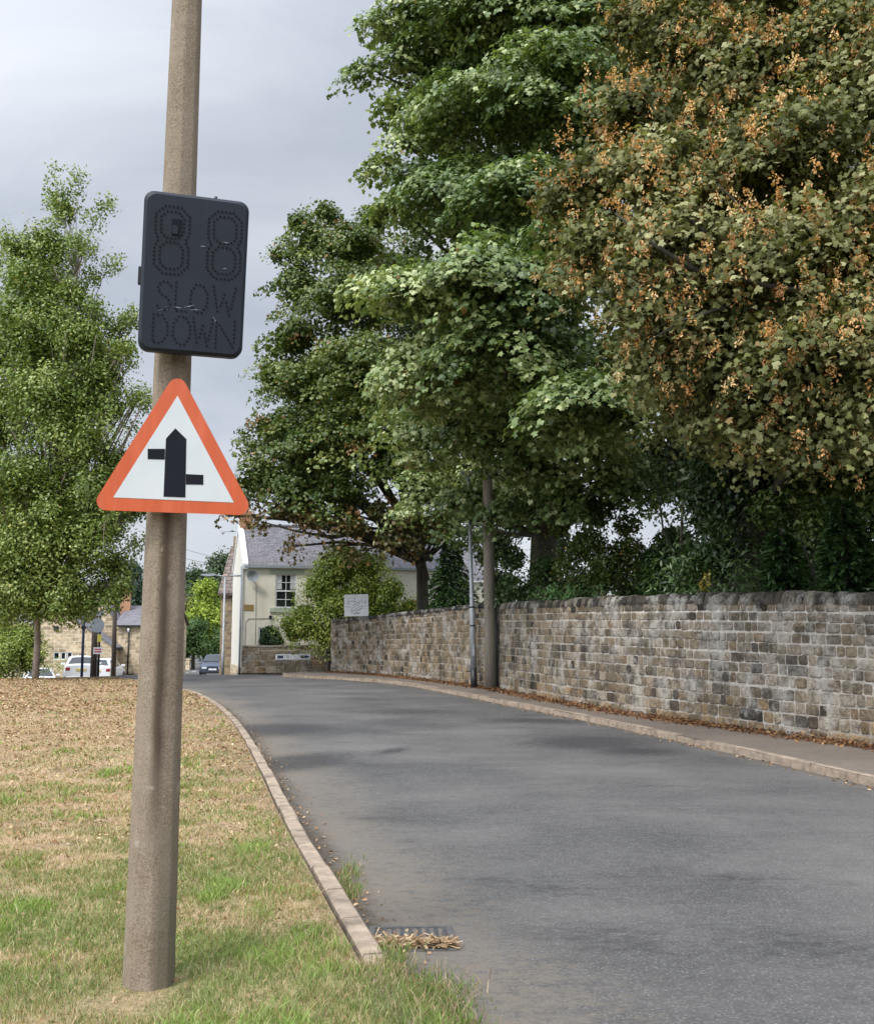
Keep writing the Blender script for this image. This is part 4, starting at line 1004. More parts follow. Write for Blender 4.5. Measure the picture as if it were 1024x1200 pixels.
# slate roofed houses further left
a = at(-60, 760, 78); z_ = Hf(a.x, 78)
h4 = thing('bungalow', 'grey slate roofed house mostly hidden by the hedge at the left edge', 'house', (a.x, 78, z_), 0)
e4 = EYE + (744 - 729) * 78 / F - z_; r4 = EYE + (744 - 710) * 81 / F - z_
mb = MB(); mb.box(0, 9.4, 0, 6, -.4, e4); mb.build('wall', M['stonehouse'], h4)
mb = MB(); mb.add([(-.2, -.25, e4 - .1), (9.6, -.25, e4 - .1), (8.2, 3, r4), (1.2, 3, r4), (-.2, 6.25, e4 - .1), (9.6, 6.25, e4 - .1)], [(0, 1, 2, 3), (3, 2, 5, 4), (1, 5, 2), (0, 3, 4)]); mb.build('roof', M['slate'], h4)

# ================================================================== poles and signs beyond the grass
def base(px, Y): q = at(px, 770, Y); return q.x, Y, Hf(q.x, Y)
def zat(py, Y, z0): return EYE + (744 - py) * Y / F - z0
x, y, z = base(97, 48); h_ = zat(708, 48, z)
p = thing('signpost', 'slim dark blue post in front of the white estate car', 'sign post', (x, y, z))
mb = MB(); mb.tube([(0, 0, -.1), (0, 0, h_)], .065, 10); mb.build('post', M['bluepost'], p); mb = MB(); mb.box(-.09, .09, -.08, .08, h_ * .68, h_ * .72); mb.build('clamp', M['black'], p)
x, y, z = base(110.5, 50); h_ = zat(722, 50, z)
p = thing('wooden_post', 'thick dark wooden post between the two white cars', 'post', (x, y, z))
mb = MB(); mb.tube([(0, 0, -.1), (0, 0, h_)], [.16, .14], 12); mb.build('post', M['darkwood'], p)
x, y, z = base(116, 49.3); h_ = zat(716, 49.3, z)
p = thing('road_sign', 'round grey sign back on a black post above yellow and red plates', 'road sign', (x, y, z))
mb = MB(); mb.tube([(0, 0, -.1), (0, 0, h_)], .06, 10); mb.build('post', M['black'], p)
zc_ = zat(733, 49.3, z); mb = MB(); mb.prism([(-.1 + .34 * math.cos(a_), zc_ + .34 * math.sin(a_)) for a_ in np.linspace(0, -2 * PI, 24, endpoint=False)], -.075, -.065); pl = mb.build('disc', M['signgrey'], p)
mb = MB(); mb.box(-.42, .22, -.076, -.065, zat(722, 49.3, z), zat(717, 49.3, z)); mb.build('upper_plate', M['signgrey'], p)
mb = MB(); mb.box(-.08, .13, -.075, -.062, zat(752, 49.3, z), zat(743.5, 49.3, z)); mb.build('yellow_plate', M['yellow'], p)
mb = MB(); zz = zat(766, 49.3, z); mb.box(-.24, .18, -.077, -.062, zz, zz + .32); rp = mb.build('red_plate', M['white'], p)
mb = MB(); mb.box(-.19, .13, -.081, -.0775, zz + .19, zz + .25); mb.box(-.19, .13, -.081, -.0775, zz + .07, zz + .14); mb.build('red_bars', M['redsign'], rp)
x, y, z = base(134, 61); h_ = zat(682, 61, z)
p = thing('telegraph_pole', 'tall thin brown telegraph pole in front of the brick chimney', 'telegraph pole', (x, y, z), 0)
p.rotation_euler = (0, -.012, 0)
mb = MB(); mb.tube([(0, 0, -.2), (0, 0, h_)], [.15, .11], 10); mb.build('pole', M['darkwood'], p); mb = MB(); mb.tube([(0, 0, h_ - .7), (0, 0, h_ + .25)], .13, 10); mb.build('top_cap', M['steel'], p)

# overhead wires towards the far lamp
mb = MB()
for k2, (pa, pb) in enumerate((((150, 605), (262, 655)), ((150, 622), (262, 662)), ((150, 670), (262, 652)))):
    A_ = at(*pa, 70); B_ = at(*pb, 60); pts = [A_.lerp(B_, t_) - Vector((0, 0, .5 * math.sin(PI * t_))) for t_ in np.linspace(0, 1, 8)]; mb.tube(pts, .012, 4)
    pass
tag(mb.build('overhead_wires', M['cable'], uv=False), 'thin dark telephone wires crossing the sky left of the cottage', 'wires')

# low boundary of stones on far left
a = at(0, 785, 56); b2 = at(70, 785, 56)
mb = MB(); xx = a.x - 6
while xx < b2.x: 
    wd = random.uniform(.35, .7); z_ = Hf(xx, 56); k2 = random.uniform(.8, 1.2); mb.box(xx, xx + wd - .02, 56, 56.3, z_ - .1, z_ + random.uniform(.42, .5), bev=.03, col=(.42 * k2, .36 * k2, .27 * k2)); xx += wd
tag(mb.build('low_stone_wall', M['stone'], usecol=True), 'very low buff stone edging wall in front of the bright green hedge', 'stone wall')

# ================================================================== cars
def make_car(name, label, cat, loc, yaw, paint, st, length_axis=1, front_plate=True, group=None):
    """st: stations rear to front: x, z_bottom, z_belt, z_top, half width, half width at top"""
    root = thing(name, label, cat, loc, yaw, group)
    def sec(s):
        x, zb_, zl, zt, w_, wt = s
        half = [(w_ * .88, zb_), (w_ * .985, zb_ + .12), (w_, zb_ + (zl - zb_) * .55), (w_ * .965, zl - .03), (w_ * .93, zl), (wt + (w_ * .93 - wt) * .12, zl + (zt - zl) * .86), (wt * .86, zt - .012), (wt * .45, zt + .012), (0, zt + .018)]
        return [(x, -a_, b_) for a_, b_ in half] + [(x, a_, b_) for a_, b_ in half[-2::-1]]
    S = [sec(s) for s in st]; n_ = len(S[0]); V = [p for s in S for p in s]; fs = []
    for i in range(len(S) - 1):
        for j in range(n_ - 1): fs.append((i * n_ + j, (i + 1) * n_ + j, (i + 1) * n_ + j + 1, i * n_ + j + 1))
        fs.append((i * n_ + n_ - 1, (i + 1) * n_ + n_ - 1, (i + 1) * n_, i * n_))
    fs += [tuple(range(n_)), tuple(range((len(S) - 1) * n_, len(S) * n_))[::-1]]
    mb = MB(); mb.add(V, fs, smooth=False); body = mb.build('body', M[paint], root)
    b_ = body.modifiers.new('b', 'BEVEL'); b_.width = .03; b_.segments = 2; b_.limit_method = 'ANGLE'; b_.angle_limit = .5
    def glassface(quads, nm='window', off=.006, mat='glass', shrink=.06):
        g = MB()
        for q in quads:
            q = [Vector(p) for p in q]; c_ = sum(q, Vector()) / len(q); nrm = (q[1] - q[0]).cross(q[2] - q[0]).normalized()
            if nrm.dot(c_ - Vector((c_.x * .6, 0, .7))) < 0: nrm = -nrm
            k2 = len(g.v); g.v += [c_ + (p - c_) * (1 - shrink) + nrm * off for p in q]; g.c += [(1, 1, 1)] * len(q); g.f.append(list(range(k2, k2 + len(q)))); g.m.append(0); g.sm.append(False)
        return g.build(nm, M[mat], root)
    cab = [i for i, s in enumerate(st) if s[3] - s[2] > .25]
    i0, i1 = cab[0], cab[-1]
    for sd in (0, 1):
        for i in range(i0, i1):
            ja, jb = (4, 5) if sd == 0 else (n_ - 5, n_ - 6)
            glassface([[S[i][ja], S[i + 1][ja], S[i + 1][jb], S[i][jb]]], 'side_window')
    def screen(i, k2):
        a_ = S[i]; b2_ = S[k2]; q = [a_[5], a_[n_ - 6], (b2_[4] if abs(b2_[4][2] - a_[5][2]) > .2 else b2_[4]), b2_[n_ - 5]]
        # top edge on the roof section, bottom edge on the scuttle section
        top = [a_[6], a_[8], a_[n_ - 7]]; bot = [b2_[n_ - 5 - 1] if False else (b2_[0][0], b2_[n_ - 5][1] * .93, b2_[8][2]), (b2_[0][0], 0, b2_[8][2] + .01), (b2_[0][0], -b2_[n_ - 5][1] * .93, b2_[8][2])]
        return [top[0], top[1], top[2], bot[0], bot[1], bot[2]]
    glassface([screen(i1, i1 + 1)], 'windscreen', .018, shrink=.09); glassface([screen(i0, i0 - 1)], 'rear_window', .018, shrink=.12)
    wheels = [(st[-1][0] - .85, 1), (st[0][0] + .85, 1)]
    wmax = max(s[4] for s in st)
    for wx_, _ in wheels:
        for sd in (-1, 1):
            mb = MB(); Y0 = sd * (wmax - .19); Y1_ = sd * (wmax + .008)
            prof = [(.19, Y1_ - sd * .02), (.27, Y1_), (.305, Y1_ - sd * .02), (.315, Y1_ - sd * .06), (.315, Y0), (.2, Y0)]
            V = []; nn_ = 20
            for k2 in range(nn_):
                a_ = 2 * PI * k2 / nn_
                for r_, yy_ in prof: V.append((wx_ + r_ * math.cos(a_), yy_, .315 + r_ * math.sin(a_)))
            m_ = len(prof); fs = [(k2 * m_ + j, k2 * m_ + (j + 1) % m_, ((k2 + 1) % nn_) * m_ + (j + 1) % m_, ((k2 + 1) % nn_) * m_ + j) for k2 in range(nn_) for j in range(m_)]
            mb.add(V, fs); ty = mb.build('wheel', M['tyre'], root)
            mb = MB(); ys_ = sorted((Y1_ - sd * .03, Y1_ - sd * .05)); mb.prism([(wx_ + .2 * math.cos(a_), .315 + .2 * math.sin(a_)) for a_ in np.linspace(0, 2 * PI, 20, endpoint=False)], ys_[0], ys_[1], M=None); mb.build('rim', M['rim'], ty)
            mb = MB(); ys_ = sorted((Y1_ - sd * .026, Y1_ - sd * .029))
            for k2 in range(5):
                a_ = 2 * PI * (k2 + .5) / 5; mb.prism([(wx_ + .17 * math.cos(a_ + q) * r2, .315 + .17 * math.sin(a_ + q) * r2) for q, r2 in ((-.35, 1), (.35, 1), (.2, .45), (-.2, .45))], ys_[0], ys_[1])
            mb.build('rim_gap', M['black'], ty)
            # arch shadow gap
            mb = MB(); ys_ = sorted((sd * (wmax - .10), sd * (wmax - .004))); mb.prism([(wx_ + .375 * math.cos(a_), .315 + .375 * math.sin(a_)) for a_ in np.linspace(0, PI, 12)], ys_[0], ys_[1]); mb.build('wheel_arch', M['black'], root)
    xf = st[-1][0]; xr = st[0][0]; wf = st[-1][4]; wr = st[0][4]; zf = st[-2][2]
    for sd in (-1, 1):
        mb = MB(); ys_ = sorted((sd * wf * .52, sd * wf * .93)); mb.box(xf - .12, xf + .012, ys_[0], ys_[1], st[-1][2] - .17, st[-1][2] - .04, bev=.015); mb.build('headlight', M['lampglass'], root)
        mb = MB(); ys_ = sorted((sd * wr * .70, sd * wr * .985)); mb.box(xr - .014, xr + .12, ys_[0], ys_[1], st[0][2] - .24, st[0][2] - .07, bev=.015); mb.build('tail_light', M['red'], root)
        mb = MB(); xm = st[i1][0] - .05 + .35; ys_ = sorted((sd * (wmax - .05), sd * (wmax + .17))); mb.box(xm - .06, xm + .05, ys_[0], ys_[1], st[i1][2] + .03, st[i1][2] + .16, bev=.02); mb.build('wing_mirror', M[paint], root)
    mb = MB(); mb.box(xf - .02, xf + .014, -.34, .34, .42, st[-1][2] - .08, bev=.01); gr = mb.build('grille', M['black'], root)
    mb = MB(); mb.box(xf - .02, xf + .012, -.7, .7, .2, .34, bev=.01); mb.build('lower_intake', M['black'], root)
    mb = MB(); mb.box(xf + .0145, xf + .024, -.26, .26, .42, .53); mb.build('number_plate', M['white'], root)
    mb = MB(); mb.box(xr - .024, xr - .002, -.26, .26, st[0][2] - .26, st[0][2] - .15); mb.build('number_plate', M['plateY'], root)
    mb = MB(); mb.box(xr - .03, xr + .05, -wr * .93, wr * .93, .26, .42, bev=.02); mb.build('rear_bumper', M[paint], root)
    return root
ESTATE = [(-2.2, .35, .98, 1.02, .80, .72), (-2.12, .27, 1.0, 1.08, .87, .74), (-1.72, .24, .98, 1.46, .90, .62), (-.9, .22, .96, 1.50, .905, .64), (.1, .22, .94, 1.48, .905, .63), (.45, .22, .93, 1.44, .90, .60), (1.2, .22, .90, .95, .90, .72), (2.0, .25, .76, .80, .86, .68), (2.2, .3, .68, .70, .74, .60)]
SALOON = [(-2.3, .34, .92, .94, .76, .68), (-2.2, .27, .98, 1.01, .85, .74), (-1.55, .24, .97, 1.02, .90, .74), (-.95, .22, .95, 1.38, .91, .60), (-.2, .22, .93, 1.43, .91, .62), (.45, .22, .92, 1.39, .905, .60), (1.15, .22, .90, .95, .90, .74), (2.1, .25, .78, .82, .87, .70), (2.3, .3, .68, .70, .76, .62)]
x, y, z = base(247.5, 71.5); make_car('parked_car', 'blue-grey saloon car facing the camera beside the far stone building', 'car', (x + .3, y, z + .0), -PI / 2 + .14, 'carblue', SALOON, group='cars beyond the green')
x, y, z = base(93, 55.5); make_car('parked_car', 'white estate car seen from behind, left of the dark wooden post', 'car', (x - .55, y + 2, z), PI / 2 + .33, 'carwhite', ESTATE, group='cars beyond the green')
x, y, z = base(114, 62); make_car('parked_car', 'white hatchback turned half sideways, right of the dark wooden post', 'car', (x, y + 1.5, z), PI / 2 + .10, 'carwhite', ESTATE, group='cars beyond the green')
x, y, z = base(52, 61); make_car('parked_car', 'pale car almost hidden by hedge and pale tree trunk', 'car', (x - .2, y, z), -PI / 2 + .4, 'carwhite', SALOON, group='cars beyond the green')
# ================================================================== foliage
def leaf_template(kind):
    """verts (n,3) in leaf space: x along the blade from the stalk, y across, z normal; quads"""
    if kind == 'palmate':          # sycamore / maple: five pointed lobes
        tips = [(-.08, -.46), (.46, -.56), (.95, 0), (.46, .56), (-.08, .46)]
        notch = [(-.02, -.10), (.14, -.44), (.58, -.30), (.58, .30), (.14, .44), (-.02, .10)]
        V = [(.22, 0, .03)] + [(a, b, -.10 - .05 * abs(b)) for a, b in tips] + [(a, b, 0) for a, b in notch]
        Fq = [(0, 6 + i, 1 + i, 7 + i) for i in range(5)]
        return np.array(V, float) - np.array([.35, 0, 0]), np.array(Fq)
    if kind == 'oval':
        V = [(0, 0, 0), (.35, -.32, .05), (1, 0, -.08), (.35, .32, .05)]
        return np.array(V, float) - np.array([.45, 0, 0]), np.array([(0, 1, 2, 3)])
    if kind == 'long':
        V = [(0, 0, 0), (.45, -.16, .04), (1.1, 0, -.15), (.45, .16, .04)]
        return np.array(V, float), np.array([(0, 1, 2, 3)])
    if kind == 'key':
        V = [(0, -.12, 0), (.8, -.34, .06), (1, .05, 0), (.3, .16, -.05)]
        return np.array(V, float), np.array([(0, 1, 2, 3)])
    if kind == 'litter':
        V = [(0, 0, .0), (.3, -.35, .16), (.8, -.25, .1), (1, .1, .2), (.5, .4, .05)]
        return np.array(V, float) - np.array([.5, 0, 0]), None
def norm(a): return a / np.maximum(np.linalg.norm(a, axis=-1, keepdims=True), 1e-9)
def scatter(tpl, pos, nrm, tan, size, col):
    """returns V, idx, col arrays for n leaves"""
    V0, Fq = tpl; n = len(pos)
    nrm = norm(nrm); t = norm(tan - nrm * (tan * nrm).sum(1, keepdims=True)); b = np.cross(nrm, t)
    V = pos[:, None, :] + size[:, None, None] * (V0[None, :, 0:1] * t[:, None] + V0[None, :, 1:2] * b[:, None] + V0[None, :, 2:3] * nrm[:, None])
    m = len(V0); idx = (np.arange(n)[:, None, None] * m + Fq[None]).reshape(-1, Fq.shape[1])
    return V.reshape(-1, 3), idx, np.repeat(col, m, 0)
def palette(cols, r):
    cols = np.array(cols, float); r = np.clip(r, 0, .9999) * (len(cols) - 1); i = r.astype(int); f = (r - i)[:, None]
    return cols[i] * (1 - f) + cols[i + 1] * f
def leaf_mesh(name, batches, mat, parent):
    Vs = []; Is = []; Cs = []; o = 0
    for V, I, C in batches: Vs.append(V); Is.append(I + o); Cs.append(C); o += len(V)
    V = np.concatenate(Vs); I = np.concatenate(Is); C = np.concatenate(Cs)
    return mesh_np(name, V, np.full(len(I), I.shape[1]), I, mat, parent, C)

def crown(lobes, dens, per, spread, leaf, size, cols, accent=(0, (0, 0, 0)), up=1.0, out=.6, rnd=.6, shell=.55, droop=.5, flat=.55, tplname='palmate', hollow=.35, under=.5, colour_by_lobe=.25, jitter=.10, fill=1.0, fsize=1.35, frad=.70, tilt=.35):
    """leaf sprays spread through the shells of the crown's lobes.  lobes: (centre, radius[, squash])"""
    P = []; O = []; LC = []
    for li, lb in enumerate(lobes):
        c, r = np.array(lb[0]), lb[1]; sq = lb[2] if len(lb) > 2 else .85
        n = max(3, int(dens * r * r * 4))
        d = norm(rng.normal(size=(n * 2, 3))); d = d[(d[:, 2] > -.35) | (rng.random(len(d)) < under)][:n]
        rad = r * (hollow + (1 - hollow) * rng.random(len(d)) ** shell)
        rad *= 1 + jitter * rng.normal(size=len(d))
        q = c + d * rad[:, None] * np.array([1, 1, sq]); P.append(q); O.append(d); LC.append(np.full(len(d), rng.random()))
    P = np.concatenate(P); O = np.concatenate(O); LC = np.concatenate(LC); S = len(P)
    tone = rng.random(S)
    k = rng.integers(int(per * .6), int(per * 1.4) + 1, S); sid = np.repeat(np.arange(S), k); n = len(sid)
    Oh = O[sid]; pr = spread * 1.7 * np.sqrt(rng.random(n)) * rng.uniform(.6, 1.25, S)[sid]; pa = rng.random(n) * 2 * PI
    pr = pr * (.72 + .5 * vnoise(np.cos(pa) * 2.2 + sid * 7.3, np.sin(pa) * 2.2 + sid * 3.1, 6))
    disp = np.stack([pr * np.cos(pa), pr * np.sin(pa), np.clip(rng.normal(size=n), -1.8, 1.8) * spread * flat], 1)
    disp[:, 2] -= tilt * (disp[:, 0] * Oh[:, 0] + disp[:, 1] * Oh[:, 1])
    rr_ = np.hypot(disp[:, 0], disp[:, 1]); disp[:, 2] -= droop * rr_ ** 2 / max(spread, .01)
    pos = P[sid] + disp
    nr = np.array([0, 0, up]) + out * Oh + rnd * rng.normal(size=(n, 3)); nr[:, :2] += disp[:, :2] / max(spread, .01) * .45 + Oh[:, :2] * .3
    tan = Oh * 1.0 + rng.normal(size=(n, 3)) * .8 + np.array([0, 0, -.35])
    sz = size * rng.uniform(.65, 1.25, n)
    r = np.clip(.5 + (LC[sid] - .5) * colour_by_lobe * 2 + (tone[sid] - .5) * .45 + rng.normal(size=n) * .2, 0, 1)
    col = palette(cols, r) * rng.uniform(.85, 1.15, (n, 1))
    am = (rng.random(S) < accent[0])[sid] & (rng.random(n) < .6) | (rng.random(n) < accent[0] * .3)
    col[am] = np.array(accent[1]) * rng.uniform(.7, 1.3, (am.sum(), 1))
    out = scatter(leaf_template(tplname), pos, nr, tan, sz, col)
    if fill and any(lb[1] >= size * 4.5 for lb in lobes):
        fp = []; fs_ = size * fsize
        for lb in lobes:
            c, r = np.array(lb[0]), lb[1]; sq = lb[2] if len(lb) > 2 else .85
            if r < size * 4.5: continue
            n_ = int(fill * 3.2 * PI * r * r / (.30 * fs_ ** 2)); n_ = min(n_, 9000)
            d = norm(rng.normal(size=(n_, 3))); fp.append(c + d * (r * frad * rng.random(n_) ** .45)[:, None] * np.array([1, 1, sq]))
        fp = np.concatenate(fp); n_ = len(fp); cl = vnoise(fp[:, 0] * 1.3 + fp[:, 1] * .7, fp[:, 2] * 1.3, 9)
        keep = rng.random(n_) < np.clip(cl * 2.2 - .1, .15, 1); fp = fp[keep]; n_ = len(fp)
        fc = palette(cols, np.clip(.35 + .25 * rng.normal(size=n_), 0, 1)) * rng.uniform(.8, 1.1, (n_, 1))
        f2_ = scatter(leaf_template('oval'), fp, rng.normal(size=(n_, 3)) * .8 + np.array([0, 0, up * .8]), rng.normal(size=(n_, 3)), fs_ * rng.uniform(.7, 1.2, n_), fc)
        out = (np.concatenate([out[0], f2_[0]]), np.concatenate([out[1], f2_[1] + len(out[0])]), np.concatenate([out[2], f2_[2]]))
    print('crown', n, len(out[1]))
    return out, P, O

def branch_mesh(name, trunk, trad, lobes, sprays, mat, parent, nseg=9, limb_r=.05, start=.35, twig=.012, twigs=.35, extra=None):
    mb = MB(); trunk = [Vector(p) for p in trunk]
    mb.tube(trunk, trad, 10)
    def tp(t):
        t = max(0, min(.999, t)) * (len(trunk) - 1); i = int(t); return trunk[i].lerp(trunk[i + 1], t - i), trad[i] + (trad[min(i + 1, len(trad) - 1)] - trad[i]) * (t - i)
    ends = []
    z0, z1 = trunk[0].z, trunk[-1].z
    for lb in lobes:
        c = Vector(lb[0]); hd = math.hypot(c.x - trunk[0].x, c.y - trunk[0].y)
        t = ((c.z - .55 * hd) - z0) / max(z1 - z0, .1); t = max(start, min(.97, t)); a, ra = tp(t)
        m1 = a.lerp(c, .35) + Vector((random.uniform(-.3, .3), random.uniform(-.3, .3), random.uniform(0, .12) * hd)); m2 = a.lerp(c, .7) + Vector((random.uniform(-.3, .3), random.uniform(-.3, .3), .06 * hd))
        tip = c + (c - a).normalized() * lb[1] * .5
        r0 = min(ra * .6, limb_r + .009 * (c - a).length)
        mb.tube([a, m1, m2, c, tip], [r0, r0 * .72, r0 * .5, r0 * .35, r0 * .12], 6, cap=False); ends.append((m2, c, tip, r0 * .35))
    if extra:
        for pts, ra, rb in extra:
            n_ = len(pts); mb.tube(pts, [ra + (rb - ra) * i / (n_ - 1) for i in range(n_)], 7, cap=False)
    P = sprays; E = np.array([e[1] for e in ends])
    for p in P[rng.random(len(P)) < twigs]:
        i = int(np.argmin(((E - p) ** 2).sum(1))); m2, c, tip, r = ends[i]; a = m2.lerp(c, random.random()) if random.random() < .5 else c.lerp(tip, random.random() * .8)
        p = Vector(p); md = a.lerp(p, .5) + Vector((random.uniform(-.1, .1), random.uniform(-.1, .1), random.uniform(0, .15)))
        mb.tube([a, md, p], [min(r, twig * 1.8), twig, twig * .35], 4, cap=False)
    return mb.build(name, mat, parent, uv=False)
def LB(specs, sq=.85):
    out = []
    for s in specs:
        c = at(s[0], s[1], s[2]); out.append(((c.x, c.y, c.z), s[3] * s[2] / F, s[4] if len(s) > 4 else sq))
    return out

GREENS_A = [(.050, .080, .026), (.092, .140, .042), (.185, .240, .080), (.40, .43, .22)]
# ---- sycamore in the middle
tA = thing('sycamore_tree', 'tall broad green sycamore with pale topped leaf sprays in the centre behind the wall', 'tree', (3.2, 31, Hf(3.2, 31)))
specA = [(490, 15, 30, 48), (440, 25, 30, 16), (462, 70, 30, 22), (430, 78, 30, 13), (500, 75, 30, 40), (540, 30, 29, 76), (620, 10, 28, 90), (700, 40, 28, 80), (515, 135, 29, 50), (462, 122, 29, 16), (470, 165, 29, 18), (450, 190, 29, 9), (570, 120, 27, 80), (650, 110, 26, 85), (710, 160, 26, 70),
         (492, 215, 28, 36), (462, 235, 28, 14), (540, 225, 27, 65), (610, 230, 25, 70), (560, 325, 22, 70), (490, 345, 22.5, 62), (620, 330, 22, 68), (450, 330, 24, 40), (680, 300, 23, 70), (520, 430, 24, 80), (600, 420, 22.5, 85), (680, 470, 21, 62), (640, 480, 24, 70), (730, 480, 22, 48),
         (570, 500, 26, 60), (500, 500, 28, 60), (620, 545, 27, 42), (700, 520, 26, 55), (740, 420, 24, 80), (760, 300, 26, 90), (760, 100, 28, 90),
         (560, -90, 31, 110), (690, -110, 31, 120), (620, -230, 32, 110), (830, 0, 31, 110), (860, 200, 31, 120), (840, 380, 30, 110), (600, 250, 33, 120), (620, 420, 35, 90), (660, 80, 34, 110), (760, 540, 30, 60), (860, 500, 30, 60), (495, 575, 31, 34), (550, 585, 29.5, 34), (605, 592, 28.5, 28), (660, 575, 27, 38), (720, 565, 26.5, 38), (580, 560, 31, 40), (780, 560, 27, 40), (530, 620, 33, 22)]
lobesA = LB(specA, .72)
lfA, spA, _ = crown(lobesA, 2.9, 120, .46, None, .138, [tuple(min(.5, v * 1.15) for v in c_) for c_ in GREENS_A], accent=(.006, (.24, .13, .03)), up=1.0, out=.5, rnd=.6, droop=.32, flat=.22, under=.5, hollow=.5, shell=.5, frad=.62)
loc0 = np.array([3.2, 31, Hf(3.2, 31)])
def rel(lobes, l0): return [((lb[0][0] - l0[0], lb[0][1] - l0[1], lb[0][2] - l0[2]),) + tuple(lb[1:]) for lb in lobes]
leaf_mesh('crown', [(lfA[0] - loc0, lfA[1], lfA[2])], M['leaf'], tA)
branch_mesh('trunk', [(0, 0, -.3), (-.05, 0, 1), (0, -.1, 3), (.1, -.2, 6), (0, -.1, 10), (.2, 0, 14), (.2, 0, 18)], [.62, .5, .44, .38, .28, .18, .06], rel(lobesA, loc0), spA - loc0, M['bark'], tA, start=.42, twigs=.12)

# ---- sycamore with orange keys on the right
tBx, tBy = 6.4, 20.5
tB = thing('sycamore_tree', 'large sycamore hung with orange-brown seed keys spreading in from the upper right', 'tree', (tBx, tBy, Hf(tBx, tBy)))
specB = [(655, 235, 14.5, 40), (700, 205, 14.5, 60), (690, 290, 14, 55), (750, 130, 15, 60), (770, 200, 14, 80), (745, 340, 13.5, 58), (800, 290, 13.5, 80), (755, 420, 14, 45), (830, 390, 13.5, 75), (735, 25, 16, 40), (790, 50, 15.5, 75),
         (870, 80, 15, 90), (870, 190, 14, 85), (960, 60, 14.5, 95), (950, 170, 13.5, 90), (910, 300, 13, 85), (1000, 280, 13, 90), (900, 430, 13, 72), (980, 400, 12.5, 85), (840, 470, 14, 45), (900, 505, 13.5, 45), (965, 490, 13, 52), (1020, 470, 12.5, 68),
         (1080, 100, 13.5, 110), (1090, 280, 13, 110), (1100, 440, 13, 100), (900, -60, 15.5, 110), (1030, -80, 15, 120), (790, -60, 16.5, 90), (950, -200, 17, 130),
         (820, 470, 19, 70), (900, 450, 18, 90), (980, 430, 18, 90), (1060, 480, 17, 90), (800, 350, 18, 90), (900, 300, 18, 110), (1000, 280, 18, 120), (840, 180, 18, 110), (950, 100, 18, 130), (1200, 200, 17, 160), (1180, 420, 17, 130)]
lobesB = LB(specB, .8)
GREENS_B = [(.064, .074, .026), (.112, .122, .040), (.175, .178, .062), (.33, .32, .16)]
lfB, spB, oB = crown(lobesB, 9.5, 72, .27, None, .086, GREENS_B, accent=(.035, (.19, .13, .05)), up=.8, out=.5, rnd=.9, droop=.4, flat=.4, under=.7, hollow=.4, shell=.5)
loc0 = np.array([tBx, tBy, Hf(tBx, tBy)])
leaf_mesh('crown', [(lfB[0] - loc0, lfB[1], lfB[2])], M['leafdull'], tB)
# hanging bunches of winged keys
mkey = (vnoise(spB[:, 0] * .9 + 9, spB[:, 2] * .9, 5) > .30 - .25 * sm(6.5, 3.5, spB[:, 0])) & (spB[:, 1] < 18) & (oB[:, 1] < .35)
kp = spB[mkey]; kp = kp + oB[mkey] * np.array([.22, .22, .1]) + np.array([0, -.08, 0])
kk = rng.integers(30, 84, len(kp)); sid = np.repeat(np.arange(len(kp)), kk); n = len(sid)
sub = rng.normal(size=(len(kp), 3, 3)) * np.array([.22, .16, .16]); pick = rng.integers(0, 3, n)
pos = kp[sid] + sub[sid, pick] + rng.normal(size=(n, 3)) * np.array([.03, .03, .055]) + np.array([0, -.05, -.08])
keyc = palette([(.28, .13, .045), (.50, .25, .085), (.68, .38, .16), (.74, .52, .28)], np.clip(.45 + .3 * rng.normal(size=len(kp))[sid] + .22 * rng.normal(size=n), 0, 1))
kb = scatter(leaf_template('key'), pos - loc0, rng.normal(size=(n, 3)) + np.array([0, -.4, .3]), rng.normal(size=(n, 3)) * .6 + np.array([0, 0, -1.]), rng.uniform(.036, .056, n), keyc)
ko = leaf_mesh('seed_keys', [kb], M['keys'], tB)
ex = []
def wp(px, py, Y): v = at(px, py, Y); return v - Vector(loc0)
ex.append(([wp(890, 600, 20.5), wp(960, 470, 18.5), wp(1000, 380, 16), wp(955, 350, 14.5), wp(900, 325, 13.6), wp(855, 300, 13.2), wp(800, 250, 12.8)], .22, .02))
ex.append(([wp(1080, 420, 13.6), wp(1024, 358, 12.75), wp(960, 345, 12.55), wp(900, 335, 12.6), wp(850, 320, 12.7), wp(800, 300, 13.0)], .065, .010))
ex.append(([wp(985, 400, 16.5), wp(930, 370, 14.5), wp(870, 345, 13.6), wp(820, 320, 13), wp(770, 290, 12.9), wp(720, 250, 13.2)], .10, .012))
ex.append(([wp(900, 360, 14), wp(850, 360, 13), wp(800, 375, 12.7), wp(760, 400, 12.9)], .04, .008))
ex.append(([wp(955, 350, 14.5), wp(920, 290, 13.2), wp(880, 255, 12.6), wp(840, 215, 12.6)], .05, .008))
branch_mesh('trunk', [(0, 0, -.3), (-.1, 0, 1), (-.1, -.1, 2.6), (.1, -.2, 4.5), (.3, -.3, 8), (.4, -.3, 11), (.5, -.2, 14)], [.75, .6, .52, .46, .32, .2, .06], rel(lobesB, loc0), spB - loc0, M['bark'], tB, start=.46, extra=ex, twig=.010, twigs=.16)

